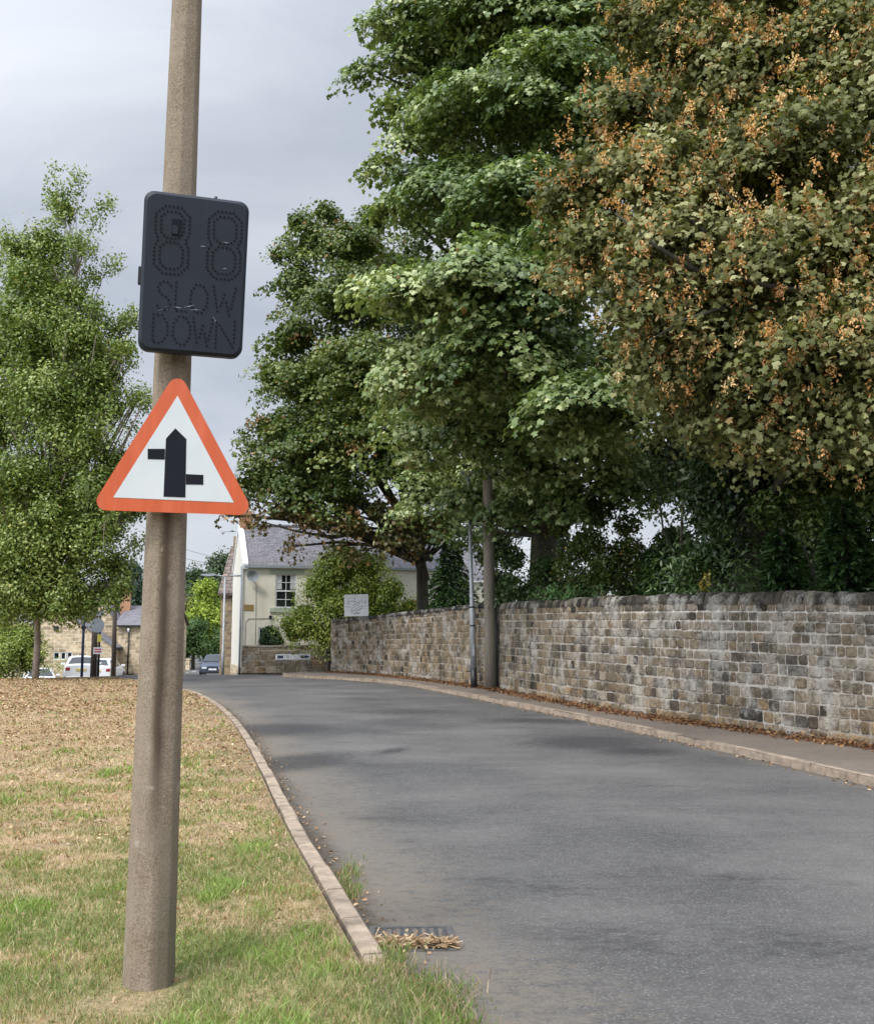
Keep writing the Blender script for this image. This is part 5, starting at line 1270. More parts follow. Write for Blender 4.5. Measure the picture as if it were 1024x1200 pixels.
# ---- darker tree beyond with low drooping branches
tCx, tCy = -.5, 40.5
tC = thing('broadleaf_tree', 'dark green tree with yellowing tips and low spreading boughs in front of the cottage', 'tree', (tCx, tCy, Hf(tCx, tCy)))
specC = [(385, 250, 39, 26), (350, 262, 38, 22), (372, 285, 38, 36), (330, 300, 38, 22), (415, 290, 38, 42), (345, 335, 38, 36), (400, 350, 37, 55), (345, 395, 38, 40), (322, 440, 38, 30), (360, 450, 37, 50), (420, 430, 36, 60), (318, 500, 38, 32), (350, 520, 37, 50), (410, 510, 36, 60), (310, 560, 37.5, 34), (288, 520, 38, 13), (281, 570, 38, 12), (345, 570, 37, 40),
         (400, 570, 36.5, 45), (460, 350, 38, 50), (470, 450, 37, 60), (470, 540, 37, 55), (530, 560, 38, 50), (560, 480, 40, 60), (520, 400, 41, 60), (440, 260, 40, 30), (600, 560, 40, 50), (480, 610, 38, 28, .6), (450, 330, 44, 70), (420, 450, 45, 90), (380, 540, 45, 55), (560, 360, 45, 90), (540, 500, 46, 70)]
lobesC = LB(specC, .8)
GREENS_C = [(.045, .076, .018), (.080, .125, .026), (.130, .175, .038), (.22, .25, .06)]
lfC, spC, _ = crown(lobesC, 2.6, 100, .46, None, .12, GREENS_C, accent=(.05, (.24, .13, .035)), up=.9, out=.5, rnd=.7, droop=.3, flat=.25, under=.6, hollow=.45, shell=.5, frad=.62)
specD = [(330, 600, 36.5, 22, .5), (300, 606, 36.5, 16, .5), (292, 585, 37, 14), (372, 612, 36, 26, .5), (415, 616, 36, 26, .55), (450, 600, 36.5, 30, .6), (345, 640, 36.8, 10, .6), (395, 640, 36.5, 14, .6), (440, 640, 36.5, 16, .6), (475, 645, 37, 18, .7), (380, 628, 36.3, 18, .6), (425, 645, 36.4, 16, .6), (455, 625, 36.6, 24, .7), (500, 625, 37.5, 26, .8), (405, 600, 36.5, 24, .7), (350, 605, 36.5, 20, .6), (520, 610, 37, 30, .7), (560, 600, 38, 34, .7), (270, 604, 37, 8, .5)]
lobesD = LB(specD)
lfD, spD, _ = crown(lobesD, 2.6, 26, .30, None, .135, [(.06, .085, .025), (.10, .10, .03), (.15, .105, .035), (.17, .10, .04)], accent=(.2, (.26, .14, .05)), up=.8, out=.5, rnd=.8, droop=.3, flat=.5, under=.8, hollow=.2, shell=.6)
loc0 = np.array([tCx, tCy, Hf(tCx, tCy)])
leaf_mesh('crown', [(lfC[0] - loc0, lfC[1], lfC[2]), (lfD[0] - loc0, lfD[1], lfD[2])], M['leaf'], tC)
ex = [([wp(505, 655, 39.8), wp(470, 640, 38.5), wp(430, 622, 37), wp(390, 630, 36.5), wp(345, 622, 36.5), wp(310, 612, 36.8)], .13, .02), ([wp(500, 680, 40.2), wp(488, 630, 39.5), wp(470, 600, 38.5), wp(450, 560, 38)], .14, .04),
      ([wp(510, 640, 40), wp(530, 600, 39.5), wp(560, 560, 39)], .13, .03)]
branch_mesh('trunk', [(0, 0, -.3), (0, 0, 1), (-.05, 0, 2.6), (-.1, 0, 4.2), (-.7, -.2, 6.5), (-1.2, -.2, 9), (-1.6, -.1, 12), (-1.9, 0, 14.5)], [.34, .28, .24, .22, .19, .15, .10, .04], rel(lobesC + lobesD, loc0), np.concatenate([spC, spD]) - loc0, M['bark'], tC, start=.44, extra=ex, twig=.013, twigs=.15)

# ---- tall tree on the left of the green
def left_tree(name, label, tx, ty, spec, dens=8.0, bark='barkpale', tr=.115, top=13.5, lean=0, per=44):
    t_ = thing(name, label, 'tree', (tx, ty, Hf(tx, ty) + .05)); l0 = np.array([tx, ty, Hf(tx, ty) + .05]); L_ = []
    for s_ in spec:
        if s_[3] <= 12: L_ += LB([(s_[0] + 3, s_[1], s_[2], s_[3] * 1.15) + tuple(s_[4:])], .85); continue
        L_ += LB([(s_[0] + 3, s_[1], s_[2], s_[3] * .9) + tuple(s_[4:])], .9)
        for q in range(5):   # upswept plumes break up the rounded mass
            a_ = random.random() * 2 * PI; d_ = s_[3] * random.uniform(.35, .85)
            L_ += LB([(s_[0] + 3 + d_ * math.cos(a_), s_[1] + d_ * math.sin(a_) * .8, s_[2] + random.uniform(-.8, .5), s_[3] * random.uniform(.22, .38), 1.7)])
    lf, sp_, _ = crown(L_, dens, per, .24, None, .12, [(.085, .13, .024), (.14, .20, .038), (.21, .275, .06), (.34, .39, .13)], accent=(.02, (.30, .28, .05)), up=.8, out=.55, rnd=.75, droop=0, flat=.8, under=.8, tplname='oval', hollow=.1, shell=.8, jitter=.07, tilt=-.3, frad=.7, fsize=1.1, fill=.7)
    leaf_mesh('crown', [(lf[0] - l0, lf[1], lf[2])], M['leaf'], t_)
    branch_mesh('trunk', [(0, 0, -.2), (.02, 0, 1.2), (-.03, 0, 2.4), (.05 + lean * .2, 0, 4.5), (lean * .6, 0, 9), (lean, 0, top)], [tr * 1.1, tr, tr * .9, tr * .85, tr * .55, .03], rel(L_, l0), sp_ - l0, M[bark], t_, start=.40, limb_r=.012, twig=.010, twigs=.12)
    return t_
specL = [(60, 205, 36, 6, 2.6), (64, 228, 36, 10, 1.6), (90, 206, 36, 5, 2.4), (86, 226, 36, 9, 1.6), (72, 248, 36, 20, 1.1), (104, 256, 35.5, 11), (118, 246, 35.5, 6), (126, 238, 35.5, 4), (56, 290, 35.5, 38), (94, 285, 35, 17), (106, 322, 35.3, 11), (122, 314, 35.5, 7, .7), (132, 309, 35.5, 4, .7), (34, 335, 35, 46), (84, 345, 35, 22), (20, 290, 35.5, 26), (72, 378, 35, 34), (106, 370, 35, 20), (30, 370, 35, 46), (150, 372, 35, 6), (156, 366, 35, 4), (148, 430, 35, 12), (164, 462, 35, 7), (152, 500, 35, 9), (30, 400, 34.5, 60), (95, 400, 34.5, 40), (135, 380, 35, 16), (140, 408, 35, 14), (110, 440, 34.5, 38), (50, 470, 34, 70), (125, 480, 35, 28), (158, 470, 35, 13), (95, 520, 34, 48), (30, 560, 34, 70), (110, 575, 34, 42), (140, 545, 35, 30), (165, 520, 35.5, 10),
         (155, 600, 35, 20), (160, 635, 35, 12), (60, 620, 34, 60), (105, 640, 34, 42), (20, 650, 34, 60), (70, 680, 34.5, 40, .7), (130, 665, 35, 24, .7), (30, 700, 35, 36, .6), (100, 702, 35, 22, .6), (48, 698, 34.2, 26, .8), (75, 706, 34.4, 20, .7), (8, 706, 34.2, 22, .7), (125, 692, 34.6, 20, .7), (20, 690, 33.8, 30, .8), (40, 714, 34.3, 18, .7), (70, 716, 34.6, 16, .7), (95, 714, 34.8, 14, .7), (12, 716, 34.4, 18, .7), (138, 688, 34.8, 14, .7), (60, 450, 39, 90), (40, 600, 39, 90), (50, 330, 38, 50), (-40, 500, 36, 80), (-40, 620, 36, 80), (-20, 400, 36, 60), (108, 610, 38, 50)]
tx = at(42, 790, 36).x
left_tree('lime_tree', 'tall pointed light green tree with slim pale trunk on the far edge of the grass', tx, 36.0, specL, lean=.9, top=15.5)
specL2 = [(2, 268, 40, 12, 1.5), (-15, 300, 40, 30), (-40, 380, 40, 60), (-60, 480, 40, 80), (-100, 560, 40, 100), (-150, 420, 40, 90), (-120, 300, 40, 60), (-150, 640, 39, 90), (-60, 650, 39, 70), (-20, 700, 38, 40), (-200, 560, 40, 90)]
left_tree('lime_tree', 'neighbouring light green tree just entering the picture at its left edge', at(-90, 790, 40).x, 40.0, specL2, dens=1.6, top=15)

# ---- shrubs, hedge, conifers
def bush(name, label, cat, bx, by, spec, cols, size=.08, dens=6, per=30, spread=.18, tpl='oval', accent=(0, (0, 0, 0)), mat='leaf', stem=True, sq=.9, z0=0, group=None, rnd=.7, up=.7, tr=.05):
    t_ = thing(name, label, cat, (bx, by, Hf(bx, by) + z0), 0, group); l0 = np.array([bx, by, Hf(bx, by) + z0]); L_ = LB(spec, sq)
    lf, sp_, _ = crown(L_, dens, per, spread, None, size, cols, accent=accent, up=up, out=.6, rnd=rnd, droop=.2, flat=.8, under=.9, tplname=tpl, hollow=.35, shell=.5, jitter=.12)
    leaf_mesh('foliage', [(lf[0] - l0, lf[1], lf[2])], M[mat], t_)
    if stem: branch_mesh('stems', [(0, 0, -.2), (0, 0, .6), (.05, 0, 1.4)], [tr * 1.3, tr, tr * .7], rel(L_, l0), sp_ - l0, M['bark'], t_, start=.1, limb_r=.015, twigs=.12)
    return t_
YG = [(.10, .155, .022), (.18, .25, .038), (.28, .34, .06), (.42, .45, .12)]
bush('garden_tree', 'bushy bright green small tree hiding the right half of the cottage front', 'tree', at(385, 760, 46.3).x, 46.9,
     [(465, 720, 46.5, 22), (395, 668, 46.5, 30), (376, 690, 46.5, 28), (425, 690, 46.5, 36), (435, 660, 46.5, 24), (405, 652, 46.6, 22), (378, 665, 46.5, 18), (460, 690, 46.5, 20), (340, 732, 46, 16), (410, 655, 46.5, 20), (358, 722, 46.3, 22), (395, 715, 46, 38), (440, 715, 46.5, 26), (365, 735, 46, 28), (420, 738, 46, 26), (345, 742, 46.2, 16), (455, 735, 46.5, 18), (385, 745, 46, 26), (390, 655, 46.6, 14), (360, 700, 46.5, 12), (470, 745, 46.5, 14), (482, 712, 46.5, 16), (450, 700, 46.5, 22)], YG, size=.11, dens=5.5, per=38, spread=.26, accent=(.02, (.3, .2, .05)), tr=.09)
bush('clipped_shrub', 'small rounded dark green shrub against the cottage front', 'shrub', at(318, 760, 47.9).x, 48.3, [(317, 742, 48.2, 15), (312, 750, 48.2, 12), (324, 752, 48.1, 13)], [(.02, .045, .015), (.035, .075, .022), (.06, .11, .035)], size=.05, dens=14, per=34, spread=.12, tr=.03)
# laurel and ivy along the wall top
bush('ivy', 'light green ivy spilling over the top of the stone wall', 'ivy', at(665, 700, 24.2).x + .1, 24.6, [(650, 694, 24.0, 10, .7), (675, 691, 23.6, 12, .7), (700, 693, 23.3, 8, .7), (633, 695, 24.6, 7, .6), (668, 697, 23.3, 6, .6)], [(.045, .10, .03), (.08, .15, .05), (.13, .2, .08)], size=.085, dens=16, per=26, spread=.12, mat='leafdull', tr=.02)
bush('yellow_sapling', 'tiny yellow leaved seedling on top of the stone wall', 'plant', at(826, 690, 18.2).x, 18.15, [(826, 682, 18.1, 5, 1.3), (829, 674, 18.1, 3), (824, 689, 18.1, 4)], [(.28, .2, .03), (.36, .28, .05), (.28, .28, .05)], size=.06, dens=60, per=9, spread=.04, tr=.012)
DG = [(.032, .062, .020), (.055, .10, .030), (.085, .145, .042), (.13, .19, .065)]
bush('garden_shrub', 'tall dark evergreen thicket behind the laurel, filling the space under the right hand canopy', 'shrub', at(850, 690, 25).x, 25.5,
     [(790, 640, 25.5, 40), (840, 600, 25.5, 50), (900, 600, 25, 55), (960, 600, 24.5, 55), (1020, 600, 24, 60), (870, 660, 25, 50), (940, 660, 24.5, 50), (1010, 660, 24, 50), (820, 690, 25, 40), (800, 560, 26, 36), (960, 560, 26, 50), (1080, 620, 24, 60)], [(.03, .055, .018), (.05, .085, .026), (.08, .12, .036)], size=.13, dens=4, per=30, spread=.3, tr=.12)
bush('garden_shrub', 'dark evergreen thicket between the two sycamore trunks and the conifer behind the lamp post', 'shrub', at(600, 690, 34).x, 35,
     [(575, 640, 34.5, 36), (610, 610, 35, 34), (590, 690, 34, 34), (650, 640, 34.5, 34), (640, 690, 34, 34), (560, 600, 36, 24), (680, 690, 33, 34), (740, 690, 32, 34), (670, 600, 36, 20)], [(.03, .055, .018), (.05, .085, .026), (.09, .125, .036)], size=.13, dens=4, per=30, spread=.3, tr=.12)
bush('holly_tree', 'dark evergreen tree in deep shade around the thick trunk, under the orange keyed canopy', 'tree', at(830, 690, 22.5).x, 23.0,
     [(790, 520, 23, 44), (840, 520, 22.5, 52), (900, 540, 22, 52), (960, 550, 21.5, 50), (1010, 545, 21, 52), (830, 580, 22, 46), (890, 600, 21.5, 40), (770, 570, 24, 26), (870, 500, 23, 44), (845, 565, 19.4, 34), (890, 570, 19.2, 38), (935, 575, 19.2, 36), (870, 620, 19.5, 32), (860, 530, 19.2, 34), (910, 530, 19, 34)], [(.024, .045, .016), (.04, .07, .024), (.065, .10, .032)], size=.12, dens=7, per=30, spread=.25, tr=.14)
bush('rowan_shrub', 'loose yellow-green shrub under the tree canopy between the two big trunks', 'shrub', at(712, 690, 27).x, 27.0,
     [(700, 600, 27, 30), (735, 615, 27, 24), (690, 640, 26.5, 34), (735, 650, 26.5, 34), (705, 672, 26, 36), (760, 672, 26, 26), (665, 665, 26.5, 24), (655, 620, 28, 18)], [(.06, .09, .02), (.10, .14, .03), (.16, .19, .045)], size=.09, dens=6, per=26, spread=.22, accent=(.06, (.26, .18, .03)), tr=.06)
bush('laurel_shrub', 'glossy dark laurel shrub above the middle of the wall', 'shrub', at(830, 690, 21).x, 21.0,
     [(795, 665, 20.8, 30), (835, 655, 20.6, 36), (875, 665, 20, 34), (815, 690, 20.3, 30), (860, 690, 19.8, 30), (850, 620, 21.5, 34), (900, 640, 20, 30), (780, 690, 20.5, 24)], DG, size=.13, dens=12, per=34, spread=.2, tpl='long', tr=.06)
bush('garden_shrub', 'mid green hazel shrub below the orange sycamore at the right edge', 'shrub', at(950, 690, 18.5).x, 19,
     [(935, 570, 18.6, 40), (985, 560, 18.3, 44), (1030, 570, 18, 50), (900, 600, 19, 34), (915, 560, 19.4, 34), (960, 610, 18.4, 34), (1060, 640, 17, 50)], [(.05, .085, .022), (.09, .14, .032), (.14, .20, .05), (.22, .27, .09)], size=.10, dens=9, per=28, spread=.2, tr=.07)
bush('garden_shrub', 'dark shadowed undergrowth around the thick trunk behind the telegraph pole', 'shrub', at(620, 700, 28.5).x, 29.2,
     [(610, 690, 28.6, 26), (640, 670, 28.6, 30), (600, 655, 30, 24), (675, 690, 27.5, 26), (590, 700, 29, 14), (648, 700, 27.5, 22)], DG, size=.09, dens=6, per=28, spread=.2, tr=.05)

def conifer(name, label, bx, by, z0, hgt, rad, cols, n=2600, flatf=True):
    t_ = thing(name, label, 'conifer', (bx, by, Hf(bx, by) + z0)); B = []
    nb = int(90 * hgt / 3)
    pos = []; tn = []; cc_ = []
    for k2 in range(nb):
        h_ = hgt * (.02 + .95 * (k2 / nb)); R_ = rad * (1 - (h_ / hgt)) ** .8 * random.uniform(.75, 1.15) + .06; a_ = k2 * 2.39996 + random.uniform(-.3, .3)
        tone = random.random(); m_ = int(24 + R_ * 130); t = np.sort(rng.random(m_)) ** .7; ax = np.array([math.cos(a_), math.sin(a_)])
        lat = rng.normal(size=m_) * .10 * (1.2 - t) * R_ + rng.normal(size=m_) * .03
        px_ = ax[0] * t * R_ - ax[1] * lat * 1.8; py_ = ax[1] * t * R_ + ax[0] * lat * 1.8; pz_ = h_ + .18 * R_ * t - .42 * R_ * t ** 2.2 - np.abs(lat) * .5 + rng.normal(size=m_) * .012
        pos.append(np.stack([px_, py_, pz_], 1)); sg = np.sign(lat)[:, None]
        tn.append(np.stack([ax[0] - ax[1] * sg[:, 0] * .9, ax[1] + ax[0] * sg[:, 0] * .9, -.45 * t], 1)); cc_.append(palette(cols, np.clip(t * .6 + tone * .3 + rng.normal(size=m_) * .12, 0, 1)))
    pos = np.concatenate(pos); tn = np.concatenate(tn); cc_ = np.concatenate(cc_); n_ = len(pos)
    leaf_mesh('foliage', [scatter(leaf_template('long'), pos, rng.normal(size=(n_, 3)) * .35 + np.array([0, 0, 1.]), tn, rng.uniform(.10, .20, n_), cc_)], M['needle'], t_)
    mb = MB(); mb.tube([(0, 0, -.2), (0, 0, hgt * .5), (0, 0, hgt * .97)], [.06 + hgt * .012, .05, .012], 7); mb.build('trunk', M['bark'], t_, uv=False)
    return t_
CG = [(.016, .038, .018), (.030, .070, .026), (.060, .120, .038), (.10, .17, .055)]
def con_at(name, label, px, ptop, Y, rpx, cols=CG):
    c = at(px, ptop, Y); bz = Hf(c.x, Y); conifer(name, label, c.x, Y, 0, c.z - bz, rpx * Y / F, cols)
con_at('cypress', 'dense dark green conifer between the low boughs and the galvanised lamp post', 528, 628, 37.2, 58)
con_at('cypress', 'drooping dark conifer with fresh green tips at the right end above the wall', 985, 575, 16.0, 62)
con_at('cypress', 'conifer with layered fronds left of the drooping one above the pale wall', 915, 612, 17.8, 50)
con_at('cypress', 'small spiky conifer in shade between trunk and laurel', 765, 640, 22.8, 34)
con_at('cypress', 'tallest conifer partly cut off by the right edge of the photo', 1050, 560, 15.5, 70)
# dark ivied trunk mass
bush('trunk_ivy', 'dark ivy clothing the thick trunk of the orange keyed sycamore', 'ivy', tBx - .1, tBy - .2, [(872, 640, 20.3, 34, 1.4), (868, 590, 20.2, 34, 1.4), (875, 545, 20.2, 38, 1.3), (850, 560, 20.6, 30), (830, 520, 21, 36), (880, 500, 20, 40)], [(.012, .026, .012), (.022, .042, .018), (.032, .06, .024)], size=.10, dens=7, per=26, spread=.2, stem=False, mat='leafdull')

# hedge beyond the grass (bright green, left)
bush('privet_hedge', 'bright green rounded hedge at the left edge beyond the grass', 'hedge', at(15, 785, 53).x, 53,
     [(8, 752, 53, 26), (30, 758, 53, 22), (-20, 755, 53, 28), (5, 775, 52.6, 24), (35, 778, 52.6, 16), (-40, 770, 53, 30), (20, 745, 53.5, 20), (44, 752, 53.5, 11), (10, 765, 52, 26), (32, 745, 53, 16), (-5, 740, 53, 16), (40, 770, 52.3, 16)], YG, size=.12, dens=9, per=40, spread=.25)
bush('flower_border', 'low leafy garden border beside the white estate car', 'plant', at(58, 790, 57.5).x, 57.6, [(52, 783, 57, 7), (62, 785, 57, 7), (70, 784, 57.2, 5), (66, 775, 60, 5, .5), (75, 776, 60, 4, .5)], YG, size=.09, dens=8, per=20, spread=.15, stem=False)

# distant trees
def far_tree(label, px, ptop, Y, rpx, cols, zb=None, name='distant_tree', size=.3, dens=.7, per=30, group='trees at the far bend of the road', bell=1.0):
    c = at(px, ptop, Y); gz_ = Hf(c.x, Y); R_ = rpx * Y / F; hh = c.z - gz_
    t_ = thing(name, label, 'tree', (c.x, Y, gz_), 0, group); L_ = []
    for k2 in range(12):
        h_ = hh * random.uniform(.28, .88); rr_ = R_ * (.5 if h_ > hh * .7 else .62) * random.uniform(.7, 1); a_ = random.random() * 2 * PI; q = R_ * random.uniform(.1, .65) * (1 if h_ < hh * .7 else .4)
        L_.append(((math.cos(a_) * q, math.sin(a_) * q, min(h_, hh - rr_ * .8)), rr_, .9))
    L_.append(((0, 0, hh - R_ * .45), R_ * .45, .9))
    lf, sp_, _ = crown(L_, dens, per, R_ * .14, None, size, cols, up=.7, out=.6, rnd=.7, droop=.1, flat=.8, under=.8, tplname='oval', hollow=.3, shell=.5)
    leaf_mesh('crown', [lf], M['leafdull'], t_)
    mb = MB(); mb.tube([(0, 0, -.3), (0, 0, hh * .4), (0, 0, hh * .85)], [.05 + R_ * .06, .04 + R_ * .04, .03], 7); mb.build('trunk', M['bark'], t_, uv=False)
HZ = [(.045, .075, .04), (.07, .105, .05), (.10, .14, .065)]
far_tree('yellow-green rounded tree above the blue car', 243, 678, 100, 34, [(.17, .24, .03), (.28, .36, .05), (.38, .46, .09)], size=.26, dens=2.0)
far_tree('dark green tree low at the bend left of the yellow-green one', 228, 722, 94, 30, DG, size=.24, dens=2.4)
far_tree('reddish brown tinged tree right beside the concrete column', 219, 690, 112, 26, [(.12, .09, .04), (.14, .12, .05), (.12, .14, .05)], size=.26)
far_tree('dark leafy tree directly above the roof of the blue car', 258, 735, 86, 24, DG, size=.22, dens=2.4)
far_tree('hazy green tree on the hill behind the yellow-green one', 228, 662, 190, 36, HZ, size=.5, dens=.9)
far_tree('tall hazy tree rising behind the far stone building', 262, 646, 170, 34, HZ, size=.5, dens=.9)
far_tree('grey-green tree hidden mostly behind the concrete column', 190, 665, 180, 40, HZ, size=.5, dens=.9)
far_tree('blue-green conifer-like tree above the terrace roof left of the column', 155, 655, 130, 34, [(.035, .065, .045), (.055, .09, .06), (.085, .12, .08)], size=.35, dens=1.6)
far_tree('broad grey-green tree behind the brick chimney', 120, 680, 140, 36, [(.04, .07, .045), (.06, .095, .055), (.09, .13, .07)], size=.4, dens=.6)
for k2, (px, pt, Y, r_, lab) in enumerate(((15, 690, 120, 34, 'dim grey-green tree behind the bungalow roof at the far left'), (75, 692, 125, 30, 'dim grey-green tree behind the low stone gable'), (330, 700, 130, 40, 'green tree hidden behind the cottage'), (640, 690, 90, 60, 'far tree glimpsed through the gap beneath the central sycamore'), (800, 640, 70, 60, 'far tree glimpsed between laurel and central shrub'), (960, 600, 60, 70, 'far tree behind the right hand conifers'))):
    far_tree(lab, px, pt, Y, r_, HZ, size=.4, dens=1.1)

# woods on the horizon all round
def wood_band():
    n = 5200; a_ = rng.random(n) * 2 * PI; r_ = rng.uniform(230, 330, n); x = r_ * np.sin(a_); y = r_ * np.cos(a_); z = H(x, y) + rng.random(n) * 9 + 3 * fbm(x * .02, y * .02, 3)
    pos = np.repeat(np.stack([x, y, z], 1), 10, 0); m_ = len(pos); pos = pos + rng.normal(size=(m_, 3)) * np.array([3, 3, 1.6])
    col = palette(HZ, rng.random(m_))
    o = leaf_mesh('distant_woodland', [scatter(leaf_template('oval'), pos, rng.normal(size=(m_, 3)) + np.array([0, 0, .8]), rng.normal(size=(m_, 3)), rng.uniform(1.2, 2.4, m_), col)], M['leafdull'], None)
    struct(o, 'stuff')
wood_band()

# ================================================================== grass blades, litter, weeds
def blades():
    out = []
    for (y0, y1, dens_, hgt, wd, xl) in ((.5, 3.3, 2600, .036, .0065, 4.0), (3.3, 5.2, 11000, .036, .0042, 3.4), (5.2, 7.5, 7500, .036, .0058, 4.8), (7.5, 11, 3600, .038, .009, 6.6), (11, 17, 1300, .038, .015, 9.5), (17, 28, 380, .04, .026, 14), (28, 38, 130, .045, .042, 22)):
        n = int((y1 - y0) * xl * dens_); y = rng.uniform(y0, y1, n); x = kerb_x(y) + .05 - rng.random(n) * xl
        g = greenness(x, y); cl_ = fbm(x * 9, y * 7, 13, 3)
        keep = rng.random(n) < np.clip(.48 + g * .45 + (cl_ - .5) * 1.8, .12, 1); d = kerb_x(y) - .14 - x
        keep &= (d > .02) | (y < 5.0)
        keep &= ((x - CX) ** 2 + (y - CY) ** 2) > .105 ** 2
        x, y, g, cl_ = x[keep], y[keep], g[keep], cl_[keep]; n = len(x)
        tuft = np.clip((fbm(x * 3.1, y * 2.4, 63, 3) - .56) * 6, 0, 1)
        h_ = hgt * rng.uniform(.45, 1.3, n) * np.where((np.abs(x - CX) < .16) & (np.abs(y - CY + .15) < .25), .45, 1) * (.65 + .5 * g + .6 * tuft); a_ = rng.random(n) * 2 * PI; ln = rng.normal(size=(n, 2)) * .55
        pos = np.stack([x, y, verge_z(x, y) - .004], 1)
        w_ = wd * rng.uniform(.6, 1.2, n) * (1 + .5 * tuft); dx = np.cos(a_) * w_ / 2; dy = np.sin(a_) * w_ / 2
        V = np.empty((n, 5, 3)); tip = pos + np.stack([ln[:, 0] * h_, ln[:, 1] * h_, h_], 1); mid = pos + np.stack([ln[:, 0] * h_ * .35, ln[:, 1] * h_ * .35, h_ * .6], 1)
        D_ = np.stack([dx, dy, 0 * dx], 1); V[:, 0] = pos - D_; V[:, 1] = pos + D_; V[:, 2] = mid + D_ * .75; V[:, 3] = mid - D_ * .75; V[:, 4] = tip
        isg = rng.random(n) < np.clip(.10 + g * .80 + tuft * .25, 0, .93)
        green = palette([(.13, .145, .06), (.19, .225, .085), (.25, .32, .10), (.32, .43, .12)], np.clip(.2 + .4 * tuft + .2 * g + .22 * rng.normal(size=n), 0, 1)); straw = palette([(.28, .19, .115), (.46, .35, .21), (.62, .51, .33)], rng.random(n))
        col = np.where(isg[:, None], green, straw); out.append((V.reshape(-1, 3), n, np.repeat(col, 5, 0)))
    V = np.concatenate([o[0] for o in out]); n = len(V) // 5; C = np.concatenate([o[2] for o in out])
    b_ = np.arange(n) * 5
    sizes = np.tile([4, 3], n); idx = np.stack([b_, b_ + 1, b_ + 2, b_ + 3, b_ + 3, b_ + 2, b_ + 4], 1).ravel()
    struct(mesh_np('grass', V, sizes, idx, M['blade'], None, C), 'stuff')
    print('blades', n)
blades()
def litter(name, x, y, z, size, cols, up=.35, flat=.55):
    n = len(x); pos = np.stack([x, y, z + size * .12], 1)
    V0 = np.array([(-.5, 0, 0), (-.15, -.30, .10), (.5, -.02, .04), (.05, .28, .12)]); tpl = (V0, np.array([(0, 1, 2, 3)]))
    nr = np.array([0, 0, 1.]) + rng.normal(size=(n, 3)) * flat; a_ = rng.random(n) * 2 * PI
    col = palette(cols, rng.random(n)) * rng.uniform(.75, 1.2, (n, 1))
    return struct(leaf_mesh(name, [scatter(tpl, pos, nr, np.stack([np.cos(a_), np.sin(a_), 0 * a_], 1), size, col)], M['litter'], None), 'stuff')
TAN = [(.14, .075, .042), (.26, .15, .08), (.38, .24, .135), (.52, .39, .24)]
Xs = []; Ys = []; Ss = []
for (y0, y1, dn_, s_, xl) in ((3.4, 7, 75, .032, 4.5), (7, 12, 90, .045, 7.5), (12, 20, 150, .055, 12), (20, 38, 105, .075, 24)):
    n = int((y1 - y0) * xl * dn_); y = rng.uniform(y0, y1, n); x = kerb_x(y) - .15 - rng.random(n) * xl; k2 = rng.random(n) < np.clip((fbm(x * .5, y * .4, 71) - .22) * 2.2, .1, 1) * (1 - .6 * greenness(x, y)); Xs.append(x[k2]); Ys.append(y[k2]); Ss.append(s_ * rng.uniform(.5, 1.2, k2.sum()))
x, y, s_ = map(np.concatenate, (Xs, Ys, Ss)); litter('fallen_leaves', x, y, verge_z(x, y) + .012, s_, TAN)
# drift of leaves at the foot of the wall, and in the gutter
fnw, Lw = lookup(WRs)
n = 19000; s = rng.random(n) * Lw; off = np.abs(rng.normal(size=n)) * .17 * (.4 + 1.1 * fbm(s * .6, s * 0, 5)); P2 = np.array([np.r_[fnw(a_)[0], fnw(a_)[1]] for a_ in s]); x = P2[:, 0] - P2[:, 3] * (off + .03); y = P2[:, 1] + P2[:, 2] * (off + .03)
zz = H(x, y) + .105 + np.clip(.07 - off * .3, 0, .07) * rng.random(n)
litter('leaf_drift', x, y, zz, rng.uniform(.025, .075, n), [(.07, .035, .022), (.14, .065, .035), (.22, .11, .05), (.36, .22, .11)], flat=.7)
fk, Lk = lookup(KRs[:75]); n = 1500; s = rng.random(n) * Lk; P2 = np.array([np.r_[fk(a_)[0], fk(a_)[1]] for a_ in s]); sd_ = rng.normal(size=n) * .10; sd_ = np.where(sd_ < 0, sd_, sd_ * .8 - .0); x = P2[:, 0] - P2[:, 3] * (np.abs(sd_) + .02); y = P2[:, 1] + P2[:, 2] * (np.abs(sd_) + .02)
litter('leaf_drift', x, y, H(x, y) + .005, rng.uniform(.02, .05, n), TAN)
fk, Lk = lookup(KLs[KLs[:, 1] > 4]); n = 1600; s = rng.random(n) ** 1.3 * Lk; P2 = np.array([np.r_[fk(a_)[0], fk(a_)[1]] for a_ in s]); o_ = np.abs(rng.normal(size=n)) * .12 + .01; x = P2[:, 0] + P2[:, 3] * o_; y = P2[:, 1] - P2[:, 2] * o_
litter('leaf_drift', x, y, H(x, y) + .005, rng.uniform(.015, .04, n), TAN)
# straw heaped on the near edge of the gully
n = 520; x = -.36 + rng.random(n) * .44; y = 5.47 + np.abs(rng.normal(size=n)) * .05 * np.clip(1.2 - (x + .36) * 1.2, .4, 1.2) + (x + .13) * .05
pos = np.stack([x, y, .012 + rng.random(n) * .022], 1); a_ = rng.normal(size=n) * .6
V0 = np.array([(-.5, -.04, 0), (.5, -.03, 0), (.5, .03, .03), (-.5, .04, .02)])
o = leaf_mesh('straw_debris', [scatter((V0, np.array([(0, 1, 2, 3)])), pos, np.array([0, 0, 1.]) + rng.normal(size=(n, 3)) * .5, np.stack([np.cos(a_), np.sin(a_), rng.normal(size=n) * .15], 1), rng.uniform(.04, .13, n), palette([(.13, .075, .04), (.28, .17, .09), (.42, .30, .18), (.50, .40, .27)], rng.random(n)))], M['litter'], None); struct(o, 'stuff')
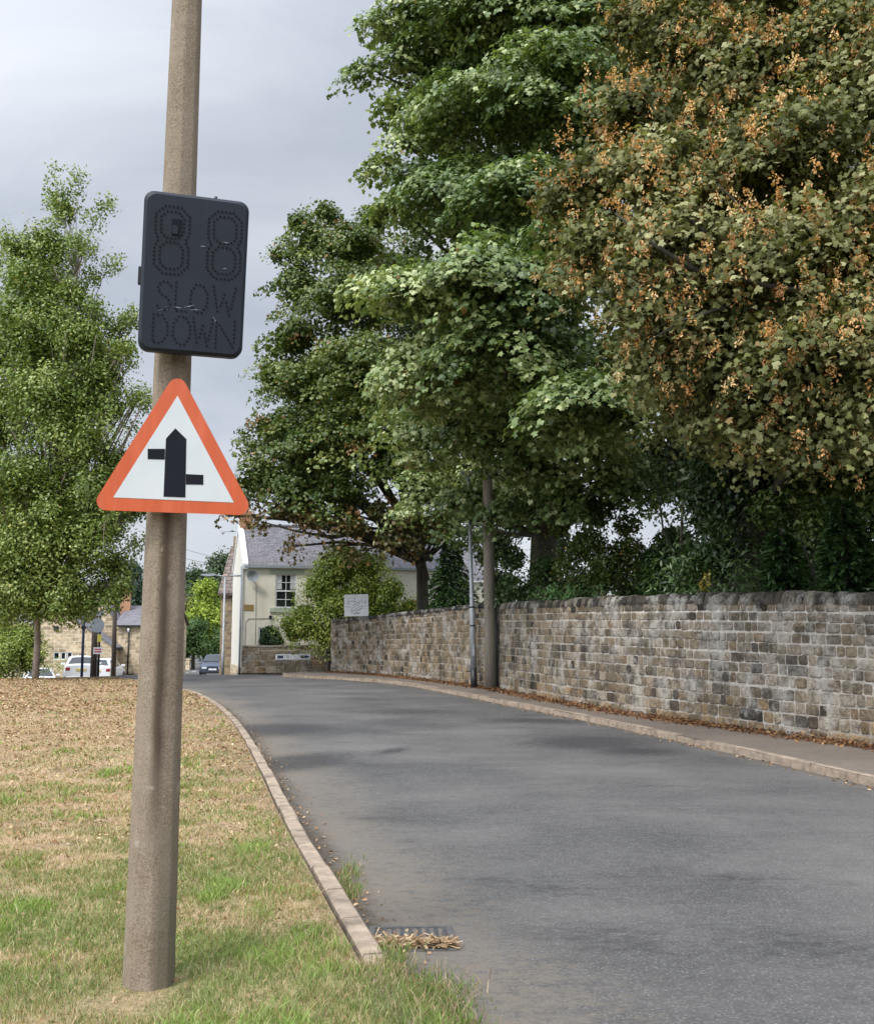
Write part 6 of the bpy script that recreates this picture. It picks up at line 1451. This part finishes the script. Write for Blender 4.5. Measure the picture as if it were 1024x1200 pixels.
# weeds in the gutter and tufts overgrowing the kerb end
def weeds(name, cx_, cy_, rx_, ry_, n, h_, zf):
    x = cx_ + rng.normal(size=n) * rx_; y = cy_ + rng.normal(size=n) * ry_; hh = h_ * rng.uniform(.4, 1.2, n); a_ = rng.random(n) * 2 * PI; w_ = .0045; ln = rng.normal(size=(n, 2)) * .6
    pos = np.stack([x, y, zf(x, y)], 1); D_ = np.stack([np.cos(a_) * w_ / 2, np.sin(a_) * w_ / 2, 0 * a_], 1)
    V = np.empty((n, 5, 3)); mid = pos + np.stack([ln[:, 0] * hh * .35, ln[:, 1] * hh * .35, hh * .6], 1); V[:, 0] = pos - D_; V[:, 1] = pos + D_; V[:, 2] = mid + D_ * .8; V[:, 3] = mid - D_ * .8; V[:, 4] = pos + np.stack([ln[:, 0] * hh, ln[:, 1] * hh, hh], 1)
    g_ = rng.random(n) < .62; col = np.where(g_[:, None], palette([(.10, .14, .045), (.16, .23, .06), (.22, .33, .09)], rng.random(n)), palette([(.28, .19, .11), (.5, .4, .26)], rng.random(n)))
    return V.reshape(-1, 3), np.repeat(col, 5, 0)
rz = lambda x, y: H(x, y) + .001
parts = [weeds('w', -.04, 4.75, .09, .18, 1300, .055, lambda x, y: np.where(x < kerb_x(y), verge_z(x, y), H(x, y))), weeds('w', .03, 4.3, .08, .22, 1500, .06, lambda x, y: np.where(x < kerb_x(y), verge_z(x, y), H(x, y))), weeds('w', .16, 3.5, .07, .3, 900, .05, rz), weeds('w', -.60, 6.95, .05, .28, 500, .05, rz), weeds('w', -.52, 6.6, .03, .12, 250, .05, rz), weeds('w', -.2, 5.05, .05, .1, 300, .05, lambda x, y: verge_z(x, y))]
V = np.concatenate([p[0] for p in parts]); C = np.concatenate([p[1] for p in parts]); n = len(V) // 5; b_ = np.arange(n) * 5
struct(mesh_np('kerbside_weeds', V, np.tile([4, 3], n), np.stack([b_, b_ + 1, b_ + 2, b_ + 3, b_ + 3, b_ + 2, b_ + 4], 1).ravel(), M['blade'], None, C), 'stuff')
